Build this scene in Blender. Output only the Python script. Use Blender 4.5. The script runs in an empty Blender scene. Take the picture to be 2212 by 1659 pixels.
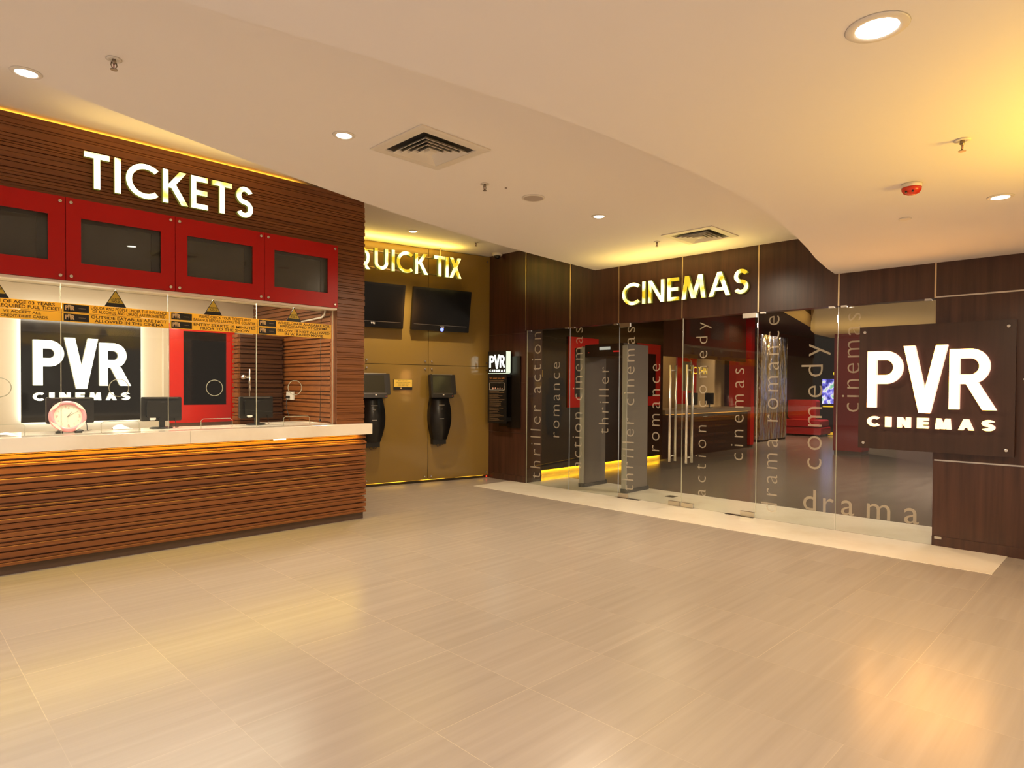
import bpy, bmesh, math, random
from mathutils import Matrix, Vector
C = bpy.context.scene
R = math.radians

# ---------------------------------------------------------------- camera
W, H = 2212, 1659
F, CX, CY = 1384.214, 1117.934, 860.642
YAW, PITCH, ROLL = 0.77995618, -0.01712406, 0.00733704
EYE = 1.55
cam_data = bpy.data.cameras.new('camera'); cam = bpy.data.objects.new('camera', cam_data)
C.collection.objects.link(cam); C.camera = cam
cam_data.sensor_fit = 'HORIZONTAL'; cam_data.sensor_width = 36.0
cam_data.lens = 36.0*F/W
cam_data.shift_x = (W/2-CX)/W; cam_data.shift_y = (CY-H/2)/W
cam_data.clip_start = 0.05; cam_data.clip_end = 200
_f = Vector((math.cos(PITCH)*math.cos(YAW), math.cos(PITCH)*math.sin(YAW), math.sin(PITCH)))
_r = Vector((math.sin(YAW), -math.cos(YAW), 0)); _u = _r.cross(_f)
_r2 = math.cos(ROLL)*_r + math.sin(ROLL)*_u; _u2 = -math.sin(ROLL)*_r + math.cos(ROLL)*_u
_m = Matrix((_r2, _u2, -_f)).transposed().to_4x4(); _m.translation = (0, 0, EYE)
cam.matrix_world = _m

# ---------------------------------------------------------------- world, exposure
wd = bpy.data.worlds.new('world'); C.world = wd; wd.use_nodes = True
wd.node_tree.nodes['Background'].inputs[0].default_value = (1.0, 0.82, 0.64, 1)
wd.node_tree.nodes['Background'].inputs[1].default_value = 0.38
vs = C.view_settings
vs.view_transform = 'Standard'; vs.look = 'None'; vs.exposure = 0.13; vs.gamma = 1.0
try: vs.use_curve_mapping = False
except Exception: pass
C.cycles.max_bounces = 8; C.cycles.diffuse_bounces = 4; C.cycles.glossy_bounces = 4
C.cycles.transparent_max_bounces = 14; C.cycles.sample_clamp_indirect = 6.0
C.cycles.caustics_reflective = False; C.cycles.caustics_refractive = False

# ---------------------------------------------------------------- unseen lights added to brighten the lobby; side and booth lamps
def area(name, loc, size, energy, col, rot=(0, 0, 0), size_y=None, spread=180):
    l = bpy.data.lights.new(name, 'AREA'); l.energy = energy; l.color = col; l.size = size; l.spread = R(spread)
    if size_y: l.shape = 'RECTANGLE'; l.size_y = size_y
    o = bpy.data.objects.new(name, l); o.location = loc; o.rotation_euler = rot; C.collection.objects.link(o); return o
def point(name, loc, energy, col, r=0.05):
    l = bpy.data.lights.new(name, 'POINT'); l.energy = energy; l.color = col; l.shadow_soft_size = r
    o = bpy.data.objects.new(name, l); o.location = loc; C.collection.objects.link(o); return o
def spot(name, loc, energy, col, size=110, blend=0.6, r=0.05, rot=(0, 0, 0)):
    l = bpy.data.lights.new(name, 'SPOT'); l.energy = energy; l.color = col; l.spot_size = R(size); l.spot_blend = blend; l.shadow_soft_size = r; l.specular_factor = .25
    o = bpy.data.objects.new(name, l); o.location = loc; o.rotation_euler = rot; C.collection.objects.link(o); return o
WARM = (1.0, 0.77, 0.52)
area('unseen_lobby_light', (-1.6, 0.4, 2.8), 2.0, 70, (1.0, 0.93, 0.90), spread=150)
area('unseen_lobby_light', (1.0, -2.2, 2.8), 2.0, 90, (1.0, 0.89, 0.79), spread=150)
area('unseen_lobby_light', (-2.2, 3.9, 3.2), 1.6, 52, (0.90, 0.95, 1.0), spread=150)
area('unseen_lobby_light', (-8.0, -4.0, 3.7), 4.0, 780, (1.0, 0.91, 0.86), spread=150)
area('unseen_lobby_light', (-9.0, 4.0, 3.7), 4.0, 600, (1.0, 0.91, 0.86), spread=150)
area('unseen_lobby_light', (2.0, -8.0, 3.7), 4.0, 600, (1.0, 0.91, 0.86), spread=150)
area('side_sign_lamp', (4.2, -1.1, 1.9), 0.9, 58, (1.0, 0.58, 0.04), rot=(R(155), 0, R(20)), spread=110)
area('booth_lamp', (1.6, 7.7, 2.76), 3.4, 58, (1.0, 0.80, 0.58), size_y=0.9)
area('counter_lamp', (1.6, 6.665, 2.415), 3.6, 62, (1.0, 0.84, 0.62), size_y=0.06)

# ---------------------------------------------------------------- helpers
def T(ex, ey, o):
    ez = Vector(ex).cross(Vector(ey))
    m = Matrix((Vector(ex), Vector(ey), ez)).transposed().to_4x4(); m.translation = o; return m
A12 = R(12)
QT = T((math.cos(A12), -math.sin(A12), 0), (math.sin(A12), math.cos(A12), 0), (7.47, 8.075, 0))   # local x right along wall, y into wall
CW = T((0, -1, 0), (1, 0, 0), (7.47, 0, 0))                                                        # cinema front: local x = -Y, y = X - 7.47
ID = Matrix.Identity(4)

MATS = {}
def mat(name, col=(.5, .5, .5), rough=.5, metal=0.0, emit=None, es=0.0, spec=.5, coat=0.0, coat_rough=.05):
    if name in MATS: return MATS[name]
    m = bpy.data.materials.new(name); m.use_nodes = True
    b = m.node_tree.nodes['Principled BSDF']
    b.inputs['Base Color'].default_value = (*col, 1); b.inputs['Roughness'].default_value = rough
    b.inputs['Metallic'].default_value = metal; b.inputs['Specular IOR Level'].default_value = spec
    b.inputs['Coat Weight'].default_value = coat; b.inputs['Coat Roughness'].default_value = coat_rough
    if emit:
        b.inputs['Emission Color'].default_value = (*emit, 1); b.inputs['Emission Strength'].default_value = es
    MATS[name] = m; return m
def nd(m, t, **kw):
    n = m.node_tree.nodes.new(t)
    for k, v in kw.items():
        if hasattr(n, k): setattr(n, k, v)
        else: n.inputs[k].default_value = v
    return n
def lk(m, a, b): m.node_tree.links.new(a, b)
def ramp(m, fac, stops):
    r = nd(m, 'ShaderNodeValToRGB'); e = r.color_ramp.elements
    e[0].position, e[0].color = stops[0][0], (*stops[0][1], 1); e[1].position, e[1].color = stops[-1][0], (*stops[-1][1], 1)
    for p, c in stops[1:-1]:
        x = e.new(p); x.color = (*c, 1)
    lk(m, fac, r.inputs[0]); return r.outputs[0]
def grain(name, c1, c2, scale, rough=.4, coat=0.0, c3=None, bump=0.0):
    """streaky wood / stone: noise stretched by a per-axis scale"""
    m = mat(name, c1, rough, coat=coat); b = m.node_tree.nodes['Principled BSDF']
    tc = nd(m, 'ShaderNodeTexCoord'); mp = nd(m, 'ShaderNodeMapping'); mp.inputs['Scale'].default_value = scale
    lk(m, tc.outputs['Object'], mp.inputs[0])
    n = nd(m, 'ShaderNodeTexNoise'); n.inputs['Scale'].default_value = 1.0; n.inputs['Detail'].default_value = 5; n.inputs['Roughness'].default_value = .6
    lk(m, mp.outputs[0], n.inputs['Vector'])
    st = [(.3, c1), (.7, c2)] if c3 is None else [(.28, c1), (.5, c2), (.72, c3)]
    lk(m, ramp(m, n.outputs['Fac'], st), b.inputs['Base Color'])
    if bump:
        bp = nd(m, 'ShaderNodeBump'); bp.inputs['Strength'].default_value = bump; bp.inputs['Distance'].default_value = .002
        lk(m, n.outputs['Fac'], bp.inputs['Height']); lk(m, bp.outputs[0], b.inputs['Normal'])
    return m
def glass(name, tint=(1, 1, 1), ior=1.45, haze=0.0, hazecol=(.8, .7, .5), gain=1.0):
    m = bpy.data.materials.new(name); m.use_nodes = True; nt = m.node_tree; nt.nodes.clear()
    out = nd(m, 'ShaderNodeOutputMaterial'); tr = nd(m, 'ShaderNodeBsdfTransparent'); gl = nd(m, 'ShaderNodeBsdfGlossy')
    tr.inputs[0].default_value = (*tint, 1); gl.inputs['Roughness'].default_value = 0.01
    fr = nd(m, 'ShaderNodeFresnel'); ge = nd(m, 'ShaderNodeNewGeometry')     # the exit face of an unrefracting pane mirrors like the entry face
    ex = nd(m, 'ShaderNodeMath', operation='MULTIPLY_ADD'); lk(m, ge.outputs['Backfacing'], ex.inputs[0]); ex.inputs[1].default_value = -2.0; ex.inputs[2].default_value = 1.0
    pw = nd(m, 'ShaderNodeMath', operation='POWER'); pw.inputs[0].default_value = ior; lk(m, ex.outputs[0], pw.inputs[1]); lk(m, pw.outputs[0], fr.inputs['IOR'])
    mul = nd(m, 'ShaderNodeMath', operation='MULTIPLY', use_clamp=True); mul.inputs[1].default_value = gain; lk(m, fr.outputs[0], mul.inputs[0])
    mx = nd(m, 'ShaderNodeMixShader'); lk(m, mul.outputs[0], mx.inputs[0]); lk(m, tr.outputs[0], mx.inputs[1]); lk(m, gl.outputs[0], mx.inputs[2])
    lk(m, mx.outputs[0], out.inputs[0])
    MATS[name] = m; return m
def glow(name, c_hi, s_hi, c_lo=None, s_lo=1.0, scale=7.0, lo=.42, hi=.6):
    """lit acrylic face, brighter where its LEDs sit"""
    m = bpy.data.materials.new(name); m.use_nodes = True; nt = m.node_tree; nt.nodes.clear()
    out = nd(m, 'ShaderNodeOutputMaterial'); em = nd(m, 'ShaderNodeEmission'); lk(m, em.outputs[0], out.inputs[0])
    em.inputs['Color'].default_value = (*c_hi, 1); em.inputs['Strength'].default_value = s_hi
    if c_lo:
        tc = nd(m, 'ShaderNodeTexCoord'); n = nd(m, 'ShaderNodeTexNoise'); n.inputs['Scale'].default_value = scale; n.inputs['Detail'].default_value = 1
        lk(m, tc.outputs['Object'], n.inputs['Vector'])
        lk(m, ramp(m, n.outputs['Fac'], [(lo, tuple(x*s_lo for x in c_lo)), (hi, tuple(x*s_hi for x in c_hi))]), em.inputs['Color'])
        em.inputs['Strength'].default_value = 1.0
    MATS[name] = m; return m

class MB:
    """collects polygons (world or frame coordinates), builds ONE mesh object"""
    def __init__(s, xf=ID): s.v = []; s.f = []; s.mi = []; s.sm = []; s.xf = xf; s.m = 0
    def add(s, vs_, fs, smooth=False):
        k = len(s.v); s.v += [s.xf @ Vector(p) for p in vs_]
        for f in fs: s.f.append([k+i for i in f]); s.mi.append(s.m); s.sm.append(smooth)
        return s
    def box(s, a, b):
        x0, x1 = sorted((a[0], b[0])); y0, y1 = sorted((a[1], b[1])); z0, z1 = sorted((a[2], b[2]))
        return s.add([(x0,y0,z0),(x1,y0,z0),(x1,y1,z0),(x0,y1,z0),(x0,y0,z1),(x1,y0,z1),(x1,y1,z1),(x0,y1,z1)],
                     [(3,2,1,0),(4,5,6,7),(0,1,5,4),(1,2,6,5),(2,3,7,6),(3,0,4,7)])
    def prism(s, pts, vec, side=None, back=True):
        """pts: planar 3-D polygon; extruded by vec"""
        n = len(pts); p2 = [tuple(Vector(p)+Vector(vec)) for p in pts]
        m0 = s.m
        s.add(list(pts), [tuple(range(n))])
        if side is not None: s.m = side
        s.add(list(pts)+p2, [(i, i+n, (i+1) % n+n, (i+1) % n) for i in range(n)])
        if back: s.add(p2, [tuple(reversed(range(n)))])
        s.m = m0; return s
    def rbox(s, a, b, r, axis='y', seg=4):
        """box with rounded corners in the plane normal to axis"""
        x0, x1 = sorted((a[0], b[0])); y0, y1 = sorted((a[1], b[1])); z0, z1 = sorted((a[2], b[2]))
        if axis == 'y': U, V = (x0, x1), (z0, z1); mk = lambda u, v: (u, y0, v); vec = (0, y1-y0, 0)
        elif axis == 'z': U, V = (x0, x1), (y0, y1); mk = lambda u, v: (u, v, z1); vec = (0, 0, z0-z1)
        else: U, V = (y0, y1), (z0, z1); mk = lambda u, v: (x1, u, v); vec = (x0-x1, 0, 0)
        pts = []
        for cu, cv, a0 in ((U[1]-r, V[0]+r, -90), (U[1]-r, V[1]-r, 0), (U[0]+r, V[1]-r, 90), (U[0]+r, V[0]+r, 180)):
            for i in range(seg+1):
                t = R(a0+90*i/seg); pts.append(mk(cu+r*math.cos(t), cv+r*math.sin(t)))
        return s.prism(pts, vec)
    def lathe(s, c, prof, axis='z', n=24, smooth=True):
        """prof: (radius, height along axis) list"""
        vs_ = []; fs = []
        for r, h in prof:
            for i in range(n):
                t = 2*math.pi*i/n; a, b = r*math.cos(t), r*math.sin(t)
                vs_.append((c[0]+a, c[1]+b, c[2]+h) if axis == 'z' else (c[0]+a, c[1]+h, c[2]+b) if axis == 'y' else (c[0]+h, c[1]+a, c[2]+b))
        for j in range(len(prof)-1):
            for i in range(n): fs.append((j*n+i, j*n+(i+1) % n, (j+1)*n+(i+1) % n, (j+1)*n+i))
        s.add(vs_, fs, smooth)
        k = (len(prof)-1)*n
        s.add([vs_[i] for i in range(n)], [tuple(reversed(range(n)))]); s.add([vs_[k+i] for i in range(n)], [tuple(range(n))])
        return s
    def tube(s, pts, r, n=8, closed=False):
        pts = [Vector(p) for p in pts]; vs_ = []; m = len(pts)
        prev = None
        for i, p in enumerate(pts):
            a = pts[(i-1) % m] if (closed or i > 0) else p; b = pts[(i+1) % m] if (closed or i < m-1) else p
            d = (b-a).normalized()
            up = prev if prev is not None else (Vector((0, 0, 1)) if abs(d.z) < .9 else Vector((1, 0, 0)))
            x = up.cross(d)
            if x.length < 1e-5: x = Vector((1, 0, 0)).cross(d)
            x.normalize(); y = d.cross(x).normalized(); prev = y
            for k in range(n):
                t = 2*math.pi*k/n; vs_.append(tuple(p+x*r*math.cos(t)+y*r*math.sin(t)))
        fs = [(i*n+k, i*n+(k+1) % n, ((i+1) % m)*n+(k+1) % n, ((i+1) % m)*n+k) for i in range(m if closed else m-1) for k in range(n)]
        s.add(vs_, fs, True)
        if not closed: s.add(vs_[:n], [tuple(reversed(range(n)))]); s.add(vs_[-n:], [tuple(range(n))])
        return s
    def arc_ring(s, c, r, tr, n=28, xz=True):
        return s.tube([(c[0]+r*math.cos(2*math.pi*i/n), c[1], c[2]+r*math.sin(2*math.pi*i/n)) for i in range(n)], tr, 6, True)
    def build(s, name, mats, parent=None, base=None, bevel=0.0):
        if not isinstance(mats, (list, tuple)): mats = [mats]
        xs = [v.x for v in s.v]; ys = [v.y for v in s.v]; zs = [v.z for v in s.v]
        if parent is None: o0 = Vector(((min(xs)+max(xs))/2, (min(ys)+max(ys))/2, min(zs))) if base is None else Vector(base)
        else: o0 = wloc(parent)
        me = bpy.data.meshes.new(name); me.from_pydata([tuple(v-o0) for v in s.v], [], s.f)
        for m in mats: me.materials.append(m)
        for p, mi, sm in zip(me.polygons, s.mi, s.sm): p.material_index = min(mi, len(mats)-1); p.use_smooth = sm
        bm = bmesh.new(); bm.from_mesh(me); bmesh.ops.remove_doubles(bm, verts=bm.verts, dist=1e-6)
        bmesh.ops.recalc_face_normals(bm, faces=bm.faces); bm.to_mesh(me); bm.free(); me.update()
        o = bpy.data.objects.new(name, me); C.collection.objects.link(o)
        if parent is not None: o.parent = parent
        else: o.location = o0
        if bevel:
            md = o.modifiers.new('bevel', 'BEVEL'); md.width = bevel; md.segments = 2; md.limit_method = 'ANGLE'
        return o
def wloc(o):
    p = Vector((0, 0, 0))
    while o is not None: p = p + o.location; o = o.parent
    return p
def tag(o, label=None, cat=None, group=None, kind=None):
    if label: o['label'] = label
    if cat: o['category'] = cat
    if group: o['group'] = group
    if kind: o['kind'] = kind
    return o
def thing(name, label, cat, loc, group=None):
    o = bpy.data.objects.new(name, None); o.empty_display_size = .05; C.collection.objects.link(o); o.location = loc
    return tag(o, label, cat, group)
def struct(o, label=None): return tag(o, label, None, None, 'structure')
def dup(root, loc, label, group=None):
    r = root.copy(); C.collection.objects.link(r); r.location = loc; r['label'] = label
    if group: r['group'] = group
    for ch in list(root.children):
        c = ch.copy(); C.collection.objects.link(c); c.parent = r
        for g in list(ch.children):
            d = g.copy(); C.collection.objects.link(d); d.parent = c
    return r

_txt = {}
def text2d(s, spacing=1.0, bold=0.0):
    """flat triangles of a line of text, size 1"""
    k = (s, round(spacing, 4), bold)
    if k in _txt: return _txt[k]
    cu = bpy.data.curves.new('t', 'FONT'); cu.body = s; cu.size = 1.0; cu.space_character = spacing; cu.resolution_u = 3; cu.offset = bold
    o = bpy.data.objects.new('t', cu); C.collection.objects.link(o)
    dg = bpy.context.evaluated_depsgraph_get(); me = bpy.data.meshes.new_from_object(o.evaluated_get(dg))
    v = [(p.co.x, p.co.y) for p in me.vertices]; f = [tuple(p.vertices) for p in me.polygons]
    bpy.data.objects.remove(o); bpy.data.curves.remove(cu); bpy.data.meshes.remove(me)
    _txt[k] = (v, f); return v, f
def ext(v): return min(p[0] for p in v), max(p[0] for p in v), min(p[1] for p in v), max(p[1] for p in v)
_xv = ext(text2d('x')[0]); XH = _xv[3]-_xv[2]
_cv = ext(text2d('H')[0]); CH = _cv[3]-_cv[2]
def put_text(mb, s, x, y, z, cap, align='c', maxw=None, spacing=1.0, width=None, bold=0.0):
    """horizontal text on a plane of constant local y; z = baseline"""
    v, f = text2d(s, spacing, bold); x0, x1, _, _ = ext(v); k = cap/CH; kx = k
    if width: kx = width/(x1-x0)
    elif maxw and (x1-x0)*k > maxw: kx = maxw/(x1-x0)
    w = (x1-x0)*kx; ox = x-w/2 if align == 'c' else x if align == 'l' else x-w
    mb.add([(ox+(p[0]-x0)*kx, y, z+p[1]*k) for p in v], f); return mb
def word_up(mb, s, Yb, z0, z1, xh, x=-0.0085):
    """a word reading upwards on the cinema glass; Yb = world Y of its baseline, x = offset from the pane's middle"""
    k = xh/XH; L = (z1-z0)/k
    def wd_(sp): e = ext(text2d(s, sp, -.012)[0]); return e[1]-e[0]
    a, b = wd_(1.0), wd_(2.0); sp = 1+(L-a)/(b-a)
    v, f = text2d(s, sp, -.012); e = ext(v)
    mb.add([(7.47+x, Yb+p[1]*k, z0+(p[0]-e[0])*k) for p in v], f)

# stroke letters -------------------------------------------------------------
def arc(cx, cy, rx, ry, a0, a1, t, n=22):
    o = []; i_ = []
    for i in range(n+1):
        a = R(a0+(a1-a0)*i/n); c, s_ = math.cos(a), math.sin(a)
        o.append((cx+(rx)*c, cy+(ry)*s_)); i_.append((cx+(rx-t)*c, cy+(ry-t)*s_))
    return [[o[k], o[k+1], i_[k+1], i_[k]] for k in range(n)]
def rc(x0, y0, x1, y1): return [[(x0, y0), (x1, y0), (x1, y1), (x0, y1)]]
def dg(x0, y0, x1, y1, w): return [[(x0-w/2, y0), (x0+w/2, y0), (x1+w/2, y1), (x1-w/2, y1)]]
def glyph(ch, t):
    """(width, list of polygons) for a geometric sans capital of height 1 and stroke t"""
    if ch == 'I': return t, rc(0, 0, t, 1)
    if ch == 'T': return .60, rc(0, 1-t, .60, 1)+rc(.30-t/2, 0, .30+t/2, 1-t)
    if ch == 'E': return .50, rc(0, 0, t, 1)+rc(t, 1-t, .5, 1)+rc(t, 0, .5, t)+rc(t, .5-t/2, .48, .5+t/2)
    if ch == 'C': return .84, arc(.51, .5, .51, .51, 48, 312, t, 30)
    if ch == 'K': return .66, rc(0, 0, t, 1)+dg(t*1.15, .47, .56, 1, t*1.28)+dg(.27, .58, .64-t*.2, 0, t*1.28)
    if ch == 'S':
        r = .25+t/4
        return .56, arc(.285, 1-r, .27, r, 25, 270, t, 20)+arc(.275, r, .275, r, 90, -150, t, 20)
    if ch == 'Q': return 1.0, arc(.5, .5, .51, .51, 0, 360, t, 36)+dg(.62, .34, .93, -.04, t*1.25)
    if ch == 'U': return .66, rc(0, .33, t, 1)+rc(.66-t, .33, .66, 1)+arc(.33, .33, .33, .33, 180, 360, t, 18)
    if ch == 'X': return .66, dg(t*.6, 0, .66-t*.7, 1, t*1.25)+dg(.66-t*.6, 0, t*.7, 1, t*1.25)
    if ch == 'N': return .74, rc(0, 0, t, 1)+rc(.74-t, 0, .74, 1)+[[(0, 1), (t*1.1, 1), (.74, 0), (.74-t*1.1, 0)]]
    if ch == 'M': return 1.0, dg(t*.55, 0, .22, 1, t*1.1)+dg(.5, 0.02, .22, 1, t*1.15)+dg(.5, 0.02, .78, 1, t*1.15)+dg(1-t*.55, 0, .78, 1, t*1.1)
    if ch == 'A': return .84, dg(t*.55, 0, .42, 1, t*1.12)+dg(.84-t*.55, 0, .42, 1, t*1.12)+rc(.18, .22, .66, .22+t*.9)
    if ch == 'V': return .62, dg(t*.62, 1, .31, 0, t*1.25)+dg(.62-t*.62, 1, .31, 0, t*1.25)
    if ch in 'PR':
        r = .29; w = .60; xc = w-r
        p = rc(0, 0, t, 1)+rc(t, 1-t, xc, 1)+rc(t, 1-2*r, xc, 1-2*r+t)+arc(xc, 1-r, r, r, -90, 90, t, 18)
        if ch == 'R': p += [[(.24, 1-2*r+.02), (.24+t*1.25, 1-2*r+.02), (.70, 0), (.70-t*1.3, 0)]]
        return (.62 if ch == 'P' else .70), p
def letter(parent, ch, xf, x, z, h, w, t, y0, y1, mats, name='letter'):
    """one channel letter; front face at local y0 (towards the room), back at y1"""
    gw, polys = glyph(ch, t); mb = MB(xf); kx = w/gw
    for p in polys:
        q = [(x+a*kx, y0, z+b*h) for a, b in p]
        if sum(p[i][0]*p[(i+1) % len(p)][1]-p[(i+1) % len(p)][0]*p[i][1] for i in range(len(p))) < 0: q.reverse()
        mb.prism(q, (0, y1-y0, 0), side=1)
    return mb.build(name, mats, parent)
def word(parent, s, xf, x0, x1, z, h, t, y0, y1, mats, gap=.15, space=.34):
    ws = [(glyph(c, t)[0] if c != ' ' else space) for c in s]
    g = {}
    tot = sum(ws)+gap*(len(s)-1); k = (x1-x0)/tot; x = x0
    for c, w in zip(s, ws):
        if c != ' ': letter(parent, c, xf, x, z, h, w*k, t, y0, y1, mats)
        x += (w+gap)*k

# ---------------------------------------------------------------- materials
# floor: 0.605 x 0.6625 m stone tiles, streaks along X
fm = mat('floor_tile', (.42, .35, .28), .22, spec=.5); b = fm.node_tree.nodes['Principled BSDF']
tc = nd(fm, 'ShaderNodeTexCoord'); geo = nd(fm, 'ShaderNodeNewGeometry'); sx = nd(fm, 'ShaderNodeSeparateXYZ'); lk(fm, geo.outputs['Position'], sx.inputs[0])
def mth(m, op, a, b_=None, clamp=False):
    n = nd(m, 'ShaderNodeMath', operation=op, use_clamp=clamp)
    for i, q in enumerate((a, b_)):
        if q is None: continue
        if isinstance(q, (int, float)): n.inputs[i].default_value = q
        else: lk(m, q, n.inputs[i])
    return n.outputs[0]
def cell(m, co, off, size):
    q = mth(m, 'DIVIDE', mth(m, 'SUBTRACT', co, off), size)
    fl = mth(m, 'FLOOR', q); fr = mth(m, 'SUBTRACT', q, fl)
    return fl, mth(m, 'MULTIPLY', mth(m, 'MINIMUM', fr, mth(m, 'SUBTRACT', 1.0, fr)), size)
ix, dx = cell(fm, sx.outputs[0], .565, .6045); iy, dy = cell(fm, sx.outputs[1], .93, .6625)
seam = mth(fm, 'LESS_THAN', mth(fm, 'MINIMUM', dx, dy), .0016)
cid = nd(fm, 'ShaderNodeCombineXYZ'); lk(fm, ix, cid.inputs[0]); lk(fm, iy, cid.inputs[1])
wn = nd(fm, 'ShaderNodeTexWhiteNoise', noise_dimensions='3D'); lk(fm, cid.outputs[0], wn.inputs['Vector'])
off = nd(fm, 'ShaderNodeVectorMath', operation='MULTIPLY_ADD'); lk(fm, wn.outputs['Color'], off.inputs[0]); off.inputs[1].default_value = (7, 7, 7); lk(fm, geo.outputs['Position'], off.inputs[2])
mp = nd(fm, 'ShaderNodeMapping'); mp.inputs['Scale'].default_value = (.6, 18, 1); lk(fm, off.outputs[0], mp.inputs[0])
n1 = nd(fm, 'ShaderNodeTexNoise'); n1.inputs['Scale'].default_value = 1; n1.inputs['Detail'].default_value = 4; n1.inputs['Roughness'].default_value = .55; lk(fm, mp.outputs[0], n1.inputs['Vector'])
streak = ramp(fm, n1.outputs['Fac'], [(.3, (.346, .296, .252)), (.5, (.370, .317, .270)), (.72, (.398, .342, .291))])
var = nd(fm, 'ShaderNodeHueSaturation'); lk(fm, streak, var.inputs['Color'])
lk(fm, mth(fm, 'ADD', .97, mth(fm, 'MULTIPLY', wn.outputs['Value'], .06)), var.inputs['Value'])
mxc = nd(fm, 'ShaderNodeMix', data_type='RGBA'); sfac = mth(fm, 'MULTIPLY', seam, mth(fm, 'MULTIPLY', wn.outputs['Value'], .75)); lk(fm, sfac, mxc.inputs['Factor'])
lk(fm, var.outputs[0], mxc.inputs[6]); mxc.inputs[7].default_value = (.62, .50, .36, 1); lk(fm, mxc.outputs[2], b.inputs['Base Color'])
b.inputs['Roughness'].default_value = .245
M_floor = fm
M_loungefloor = grain('lounge_floor_tile', (.13, .11, .09), (.18, .155, .125), (1.2, 9, 1), .2)
M_marble = grain('cream_marble', (.84, .75, .60), (.93, .86, .73), (1.3, 1.3, 1.3), .12, c3=(.95, .89, .77))
M_plaster = mat('ceiling_plaster', (.84, .80, .77), .85)
M_cream = mat('cream_paint', (.64, .56, .42), .7)
M_wood = grain('slat_wood', (.150, .046, .010), (.200, .064, .014), (1.5, 10, 30), .38, c3=(.240, .083, .020))
M_laminate = grain('walnut_laminate', (.035, .0140, .0085), (.060, .0245, .0155), (16, 16, .8), .28, c3=(.083, .034, .022))
M_plinth = mat('plinth_laminate', (.085, .048, .032), .4)
M_red = mat('red_backpainted_glass', (.46, .005, .003), .35, spec=.3)
M_redbright = mat('red_acrylic', (.72, .02, .008), .2, coat=.4)
M_darkglass = mat('dark_screen_glass', (.012, .010, .008), .08, spec=.6)
M_black = mat('black_plastic', (.010, .0095, .009), .35)
M_blackgloss = mat('black_gloss', (.006, .005, .004), .07)
M_chrome = mat('chrome', (.75, .70, .62), .18, 1.0)
M_steel = mat('brushed_steel', (.62, .58, .52), .3, 1.0)
M_brass = mat('joint_metal', (.70, .55, .34), .3, 1.0)
M_bronze = mat('bronze_backpainted_glass', (.27, .165, .035), .12, coat=.35, coat_rough=.04)
M_white = mat('white_plastic', (.75, .70, .62), .4)
M_yellow = bpy.data.materials.new('yellow_vinyl'); M_yellow.use_nodes = True
_p = M_yellow.node_tree.nodes['Principled BSDF']; _p.inputs['Base Color'].default_value = (1.0, .70, .085, 1); _p.inputs['Roughness'].default_value = .45
_t = nd(M_yellow, 'ShaderNodeBsdfTranslucent'); _t.inputs[0].default_value = (1.0, .70, .085, 1); _x = nd(M_yellow, 'ShaderNodeMixShader'); _x.inputs[0].default_value = .35
lk(M_yellow, _p.outputs[0], _x.inputs[1]); lk(M_yellow, _t.outputs[0], _x.inputs[2]); lk(M_yellow, _x.outputs[0], M_yellow.node_tree.nodes['Material Output'].inputs[0])
M_ink = mat('dark_print', (.045, .022, .008), .6)
M_goldprint = mat('gold_print', (.75, .52, .25), .5)
M_blueprint = mat('blue_print', (.03, .035, .22), .5)
M_glass = glass('clear_glass', (.97, .98, .97))
M_glassdoor = glass('door_glass', (.90, .91, .87), gain=1.25)
M_edge = mat('glass_edge', (.55, .55, .42), .2)
M_edgeblue = mat('cool_glass_edge', (.42, .48, .60), .2)
M_pink = mat('pink_plastic', (.92, .36, .40), .3, coat=.3)
M_ivory = mat('ivory_plastic', (.95, .88, .72), .35)
M_paper = mat('paper', (.85, .82, .78), .7)
fr = bpy.data.materials.new('frosted_vinyl'); fr.use_nodes = True
_b = fr.node_tree.nodes['Principled BSDF']; _b.inputs['Base Color'].default_value = (.62, .54, .42, 1); _b.inputs['Roughness'].default_value = .8; _b.inputs['Alpha'].default_value = .46
M_frost = fr
G_ticket = glow('lit_sign_face', (1.0, .93, .50), 3.2, (1.0, .78, .10), 1.6, 5, .34, .5)
G_yellow = glow('lit_yellow_face', (1.0, .82, .27), 4.2, (1.0, .60, .03), 1.05, 5, .40, .58)
G_side = glow('lit_sign_return', (.50, .42, .06), .28)
G_pvr = glow('lit_logo_face', (1.0, .43, .085), 13.0)
G_pvrside = glow('lit_logo_return', (1.0, .46, .32), 1.9)
G_pvrsmall = glow('lit_small_letter_face', (1.0, .62, .16), 5.0)
G_boothpvr = glow('lit_booth_logo_face', (1.0, .90, .62), 4.0)
G_boothside = glow('lit_booth_logo_return', (1.0, .85, .5), .8)
G_white = glow('cool_backlight', (1.0, .98, .88), 13.0)
G_lamp = glow('downlight_lens', (1.0, .90, .76), 30.0)
G_led = glow('amber_led_strip', (1.0, .52, .03), 7.0)
G_cove = glow('amber_cove_strip', (1.0, .45, .03), 13.0); G_counterled = glow('counter_led_strip', (1.0, .68, .05), 42.0)
G_ledy = glow('yellow_led_strip', (1.0, .60, .02), 5.0)
G_blue = glow('blue_standby_light', (.10, .13, 1.0), 5.0)
G_redled = glow('red_standby_light', (1.0, .03, .01), 3.0)

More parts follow.
